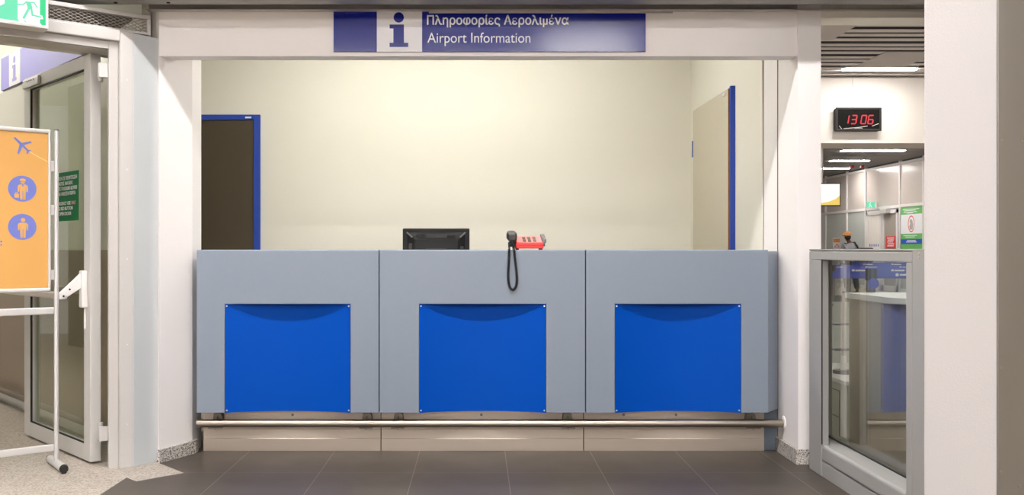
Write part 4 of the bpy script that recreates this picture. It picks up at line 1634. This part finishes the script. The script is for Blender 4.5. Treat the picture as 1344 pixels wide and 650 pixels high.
body = [V_(0, 0, 0.80, 0.11), V_(-0.01, 0, 0.98, 0.10), V_(-0.02, 0.0, 1.14, 0.12), V_(-0.04, 0.01, 1.265, 0.055), V_(hx + 0.01, 0.03, 1.33, 0.05), V_(hx, 0.04, 1.40, 0.078), V_(hx, 0.035, 1.455, 0.075),
        V_(-0.16, 0, 1.19, 0.05), V_(-0.20, 0.03, 0.95, 0.04), V_(-0.18, 0.12, 0.76, 0.032), V_(-0.18, 0.15, 0.68, 0.03),
        V_(0.13, 0, 1.17, 0.05), V_(0.18, 0.02, 0.93, 0.04), V_(0.17, 0.10, 0.74, 0.032), V_(0.17, 0.13, 0.66, 0.03),
        V_(-0.085, 0, 0.72, 0.075), V_(-0.09, 0.06, 0.42, 0.055), V_(-0.09, -0.02, 0.09, 0.038), V_(-0.09, 0.1, 0.045, 0.035),
        V_(0.085, 0, 0.72, 0.075), V_(0.09, -0.02, 0.42, 0.055), V_(0.09, -0.16, 0.10, 0.038), V_(0.09, -0.05, 0.045, 0.035)]
edges = [(0, 1), (1, 2), (2, 3), (3, 4), (4, 5), (5, 6), (2, 7), (7, 8), (8, 9), (9, 10), (2, 11), (11, 12), (12, 13), (13, 14), (0, 15), (15, 16), (16, 17), (17, 18), (0, 19), (19, 20), (20, 21), (21, 22)]
skin_obj('body', body, edges, SKIN, pr)
jk = [V_(0, 0, 0.74, (0.19, 0.13)), V_(-0.01, 0, 0.95, (0.185, 0.125)), V_(-0.02, 0, 1.12, (0.19, 0.125)), V_(-0.04, 0.01, 1.245, (0.09, 0.075)),
      V_(-0.17, 0, 1.18, 0.072), V_(-0.215, 0.03, 0.95, 0.060), V_(-0.19, 0.12, 0.77, 0.048),
      V_(0.14, 0, 1.16, 0.072), V_(0.195, 0.02, 0.93, 0.060), V_(0.18, 0.10, 0.75, 0.048)]
skin_obj('jacket', jk, [(0, 1), (1, 2), (2, 3), (2, 4), (4, 5), (5, 6), (2, 7), (7, 8), (8, 9)], JACK, pr)
tj = [V_(0, 0, 0.80, (0.16, 0.115)), V_(-0.09, 0, 0.68, 0.095), V_(-0.092, 0.06, 0.42, 0.075), V_(-0.092, -0.01, 0.12, 0.062),
      V_(0.09, 0, 0.68, 0.095), V_(0.092, -0.02, 0.42, 0.075), V_(0.092, -0.14, 0.13, 0.062)]
skin_obj('trousers', tj, [(0, 1), (1, 2), (2, 3), (0, 4), (4, 5), (5, 6)], TROU, pr)
HAT = mat('patterned_orange_knit', (226, 150, 84), 0.9, var=0.3, vscale=34, var2=(120, 92, 74))
m = MB()
m.ell((PX + hx, PY + 0.035, 1.455), 0.093, 0.10, 0.075)
m.ell((PX + hx - 0.02, PY + 0.03, 1.435), 0.098, 0.105, 0.045)
m.build('hat', HAT, pr)
m = MB()
m.ell((PX + hx - 0.005, PY - 0.008, 1.385), 0.076, 0.06, 0.07)
m.build('hair', mat('dark_hair', (44, 36, 30), 0.9, var=0.2, vscale=40), pr)
for s in (-1, 1):
    m = MB()
    x = PX + 0.09 * s
    y0 = 0.02 if s < 0 else -0.12
    m.box(x - 0.045, x + 0.045, PY + y0 - 0.06, PY + y0 + 0.20, 0.0005, 0.075, 0.02)
    m.build('shoe', BLACKG, pr)
m = MB()       # shoulder bag carried on the right side
m.box(PX + 0.10, PX + 0.44, PY - 0.28, PY - 0.15, 0.78, 1.13, 0.04)
bg = thing('shoulder_bag', 'dark shoulder bag slung on the right side of the walking person', 'bag', (PX + 0.27, PY - 0.2, 0.78))
m.build('body', mat('charcoal_bag_cloth', (64, 58, 58), 0.8), bg)
m = MB()
m.tube([(PX + 0.11, PY - 0.19, 1.05), (PX + 0.085, PY - 0.17, 1.16), (PX + 0.07, PY - 0.05, 1.262), (PX + 0.07, PY + 0.06, 1.252), (PX + 0.09, PY + 0.16, 1.12), (PX + 0.2, PY + 0.17, 1.0)], 0.018, 8)
m.build('strap', BLACK, bg)

# ------------------------------------------------------------------ hall lights (over and behind the viewer)
hl = [(-2.7, 2.5), (-0.9, 2.5), (0.9, 2.5), (-2.6, -2.4), (0.0, -2.4), (2.6, -2.4), (1.9, -6.4), (-4.4, -9.2), (-2.6, -9.2), (-0.8, -9.2), (1.0, -9.2), (2.8, -9.2), (-3.5, -10.8), (-1.7, -10.8), (0.1, -10.8), (1.9, -10.8)]  # the farthest rows hold extra unseen lamps, added to brighten the header
for x, y in hl:
    li = thing('ceiling_light', 'linear tube light on the hall ceiling in front of the counter', 'ceiling light', (x, y, HZ), 'hall tube lights')
    m = MB(); m.box(x - 0.77, x + 0.77, y - 0.10, y + 0.10, HZ - 0.06, HZ - 0.0002, 0.004); m.build('housing', WHITEF, li)
    m = MB(); m.box(x - 0.75, x + 0.75, y - 0.08, y + 0.08, HZ - 0.085, HZ - 0.0602, 0.006); m.build('diffuser', TUBE, li)

# ------------------------------------------------------------------ world, camera, colour
W = bpy.data.worlds.new('World')
bpy.context.scene.world = W
W.use_nodes = True
W.node_tree.nodes['Background'].inputs[0].default_value = (1, 0.96, 0.92, 1)
W.node_tree.nodes['Background'].inputs[1].default_value = 0.25

cd = bpy.data.cameras.new('Camera')
cam = bpy.data.objects.new('Camera', cd)
COL.objects.link(cam)
cam.location = (0, 0, EYE)
cam.rotation_euler = (PI / 2, 0, 0)
cd.sensor_fit = 'HORIZONTAL'
cd.sensor_width = 36
cd.lens = 36 * 1200 / 1344
cd.shift_x = 45 / 1344
cd.shift_y = 2 / 1344
cd.clip_start = 0.05
cd.clip_end = 200
sc_ = bpy.context.scene
sc_.camera = cam
vs = sc_.view_settings
vs.view_transform = 'Standard'
vs.look = 'None'
vs.gamma = 1
vs.exposure = 0.65
vs.use_curve_mapping = False
cy = sc_.cycles
cy.max_bounces = 8
cy.transparent_max_bounces = 16
cy.caustics_reflective = False
cy.caustics_refractive = False
cy.sample_clamp_indirect = 6
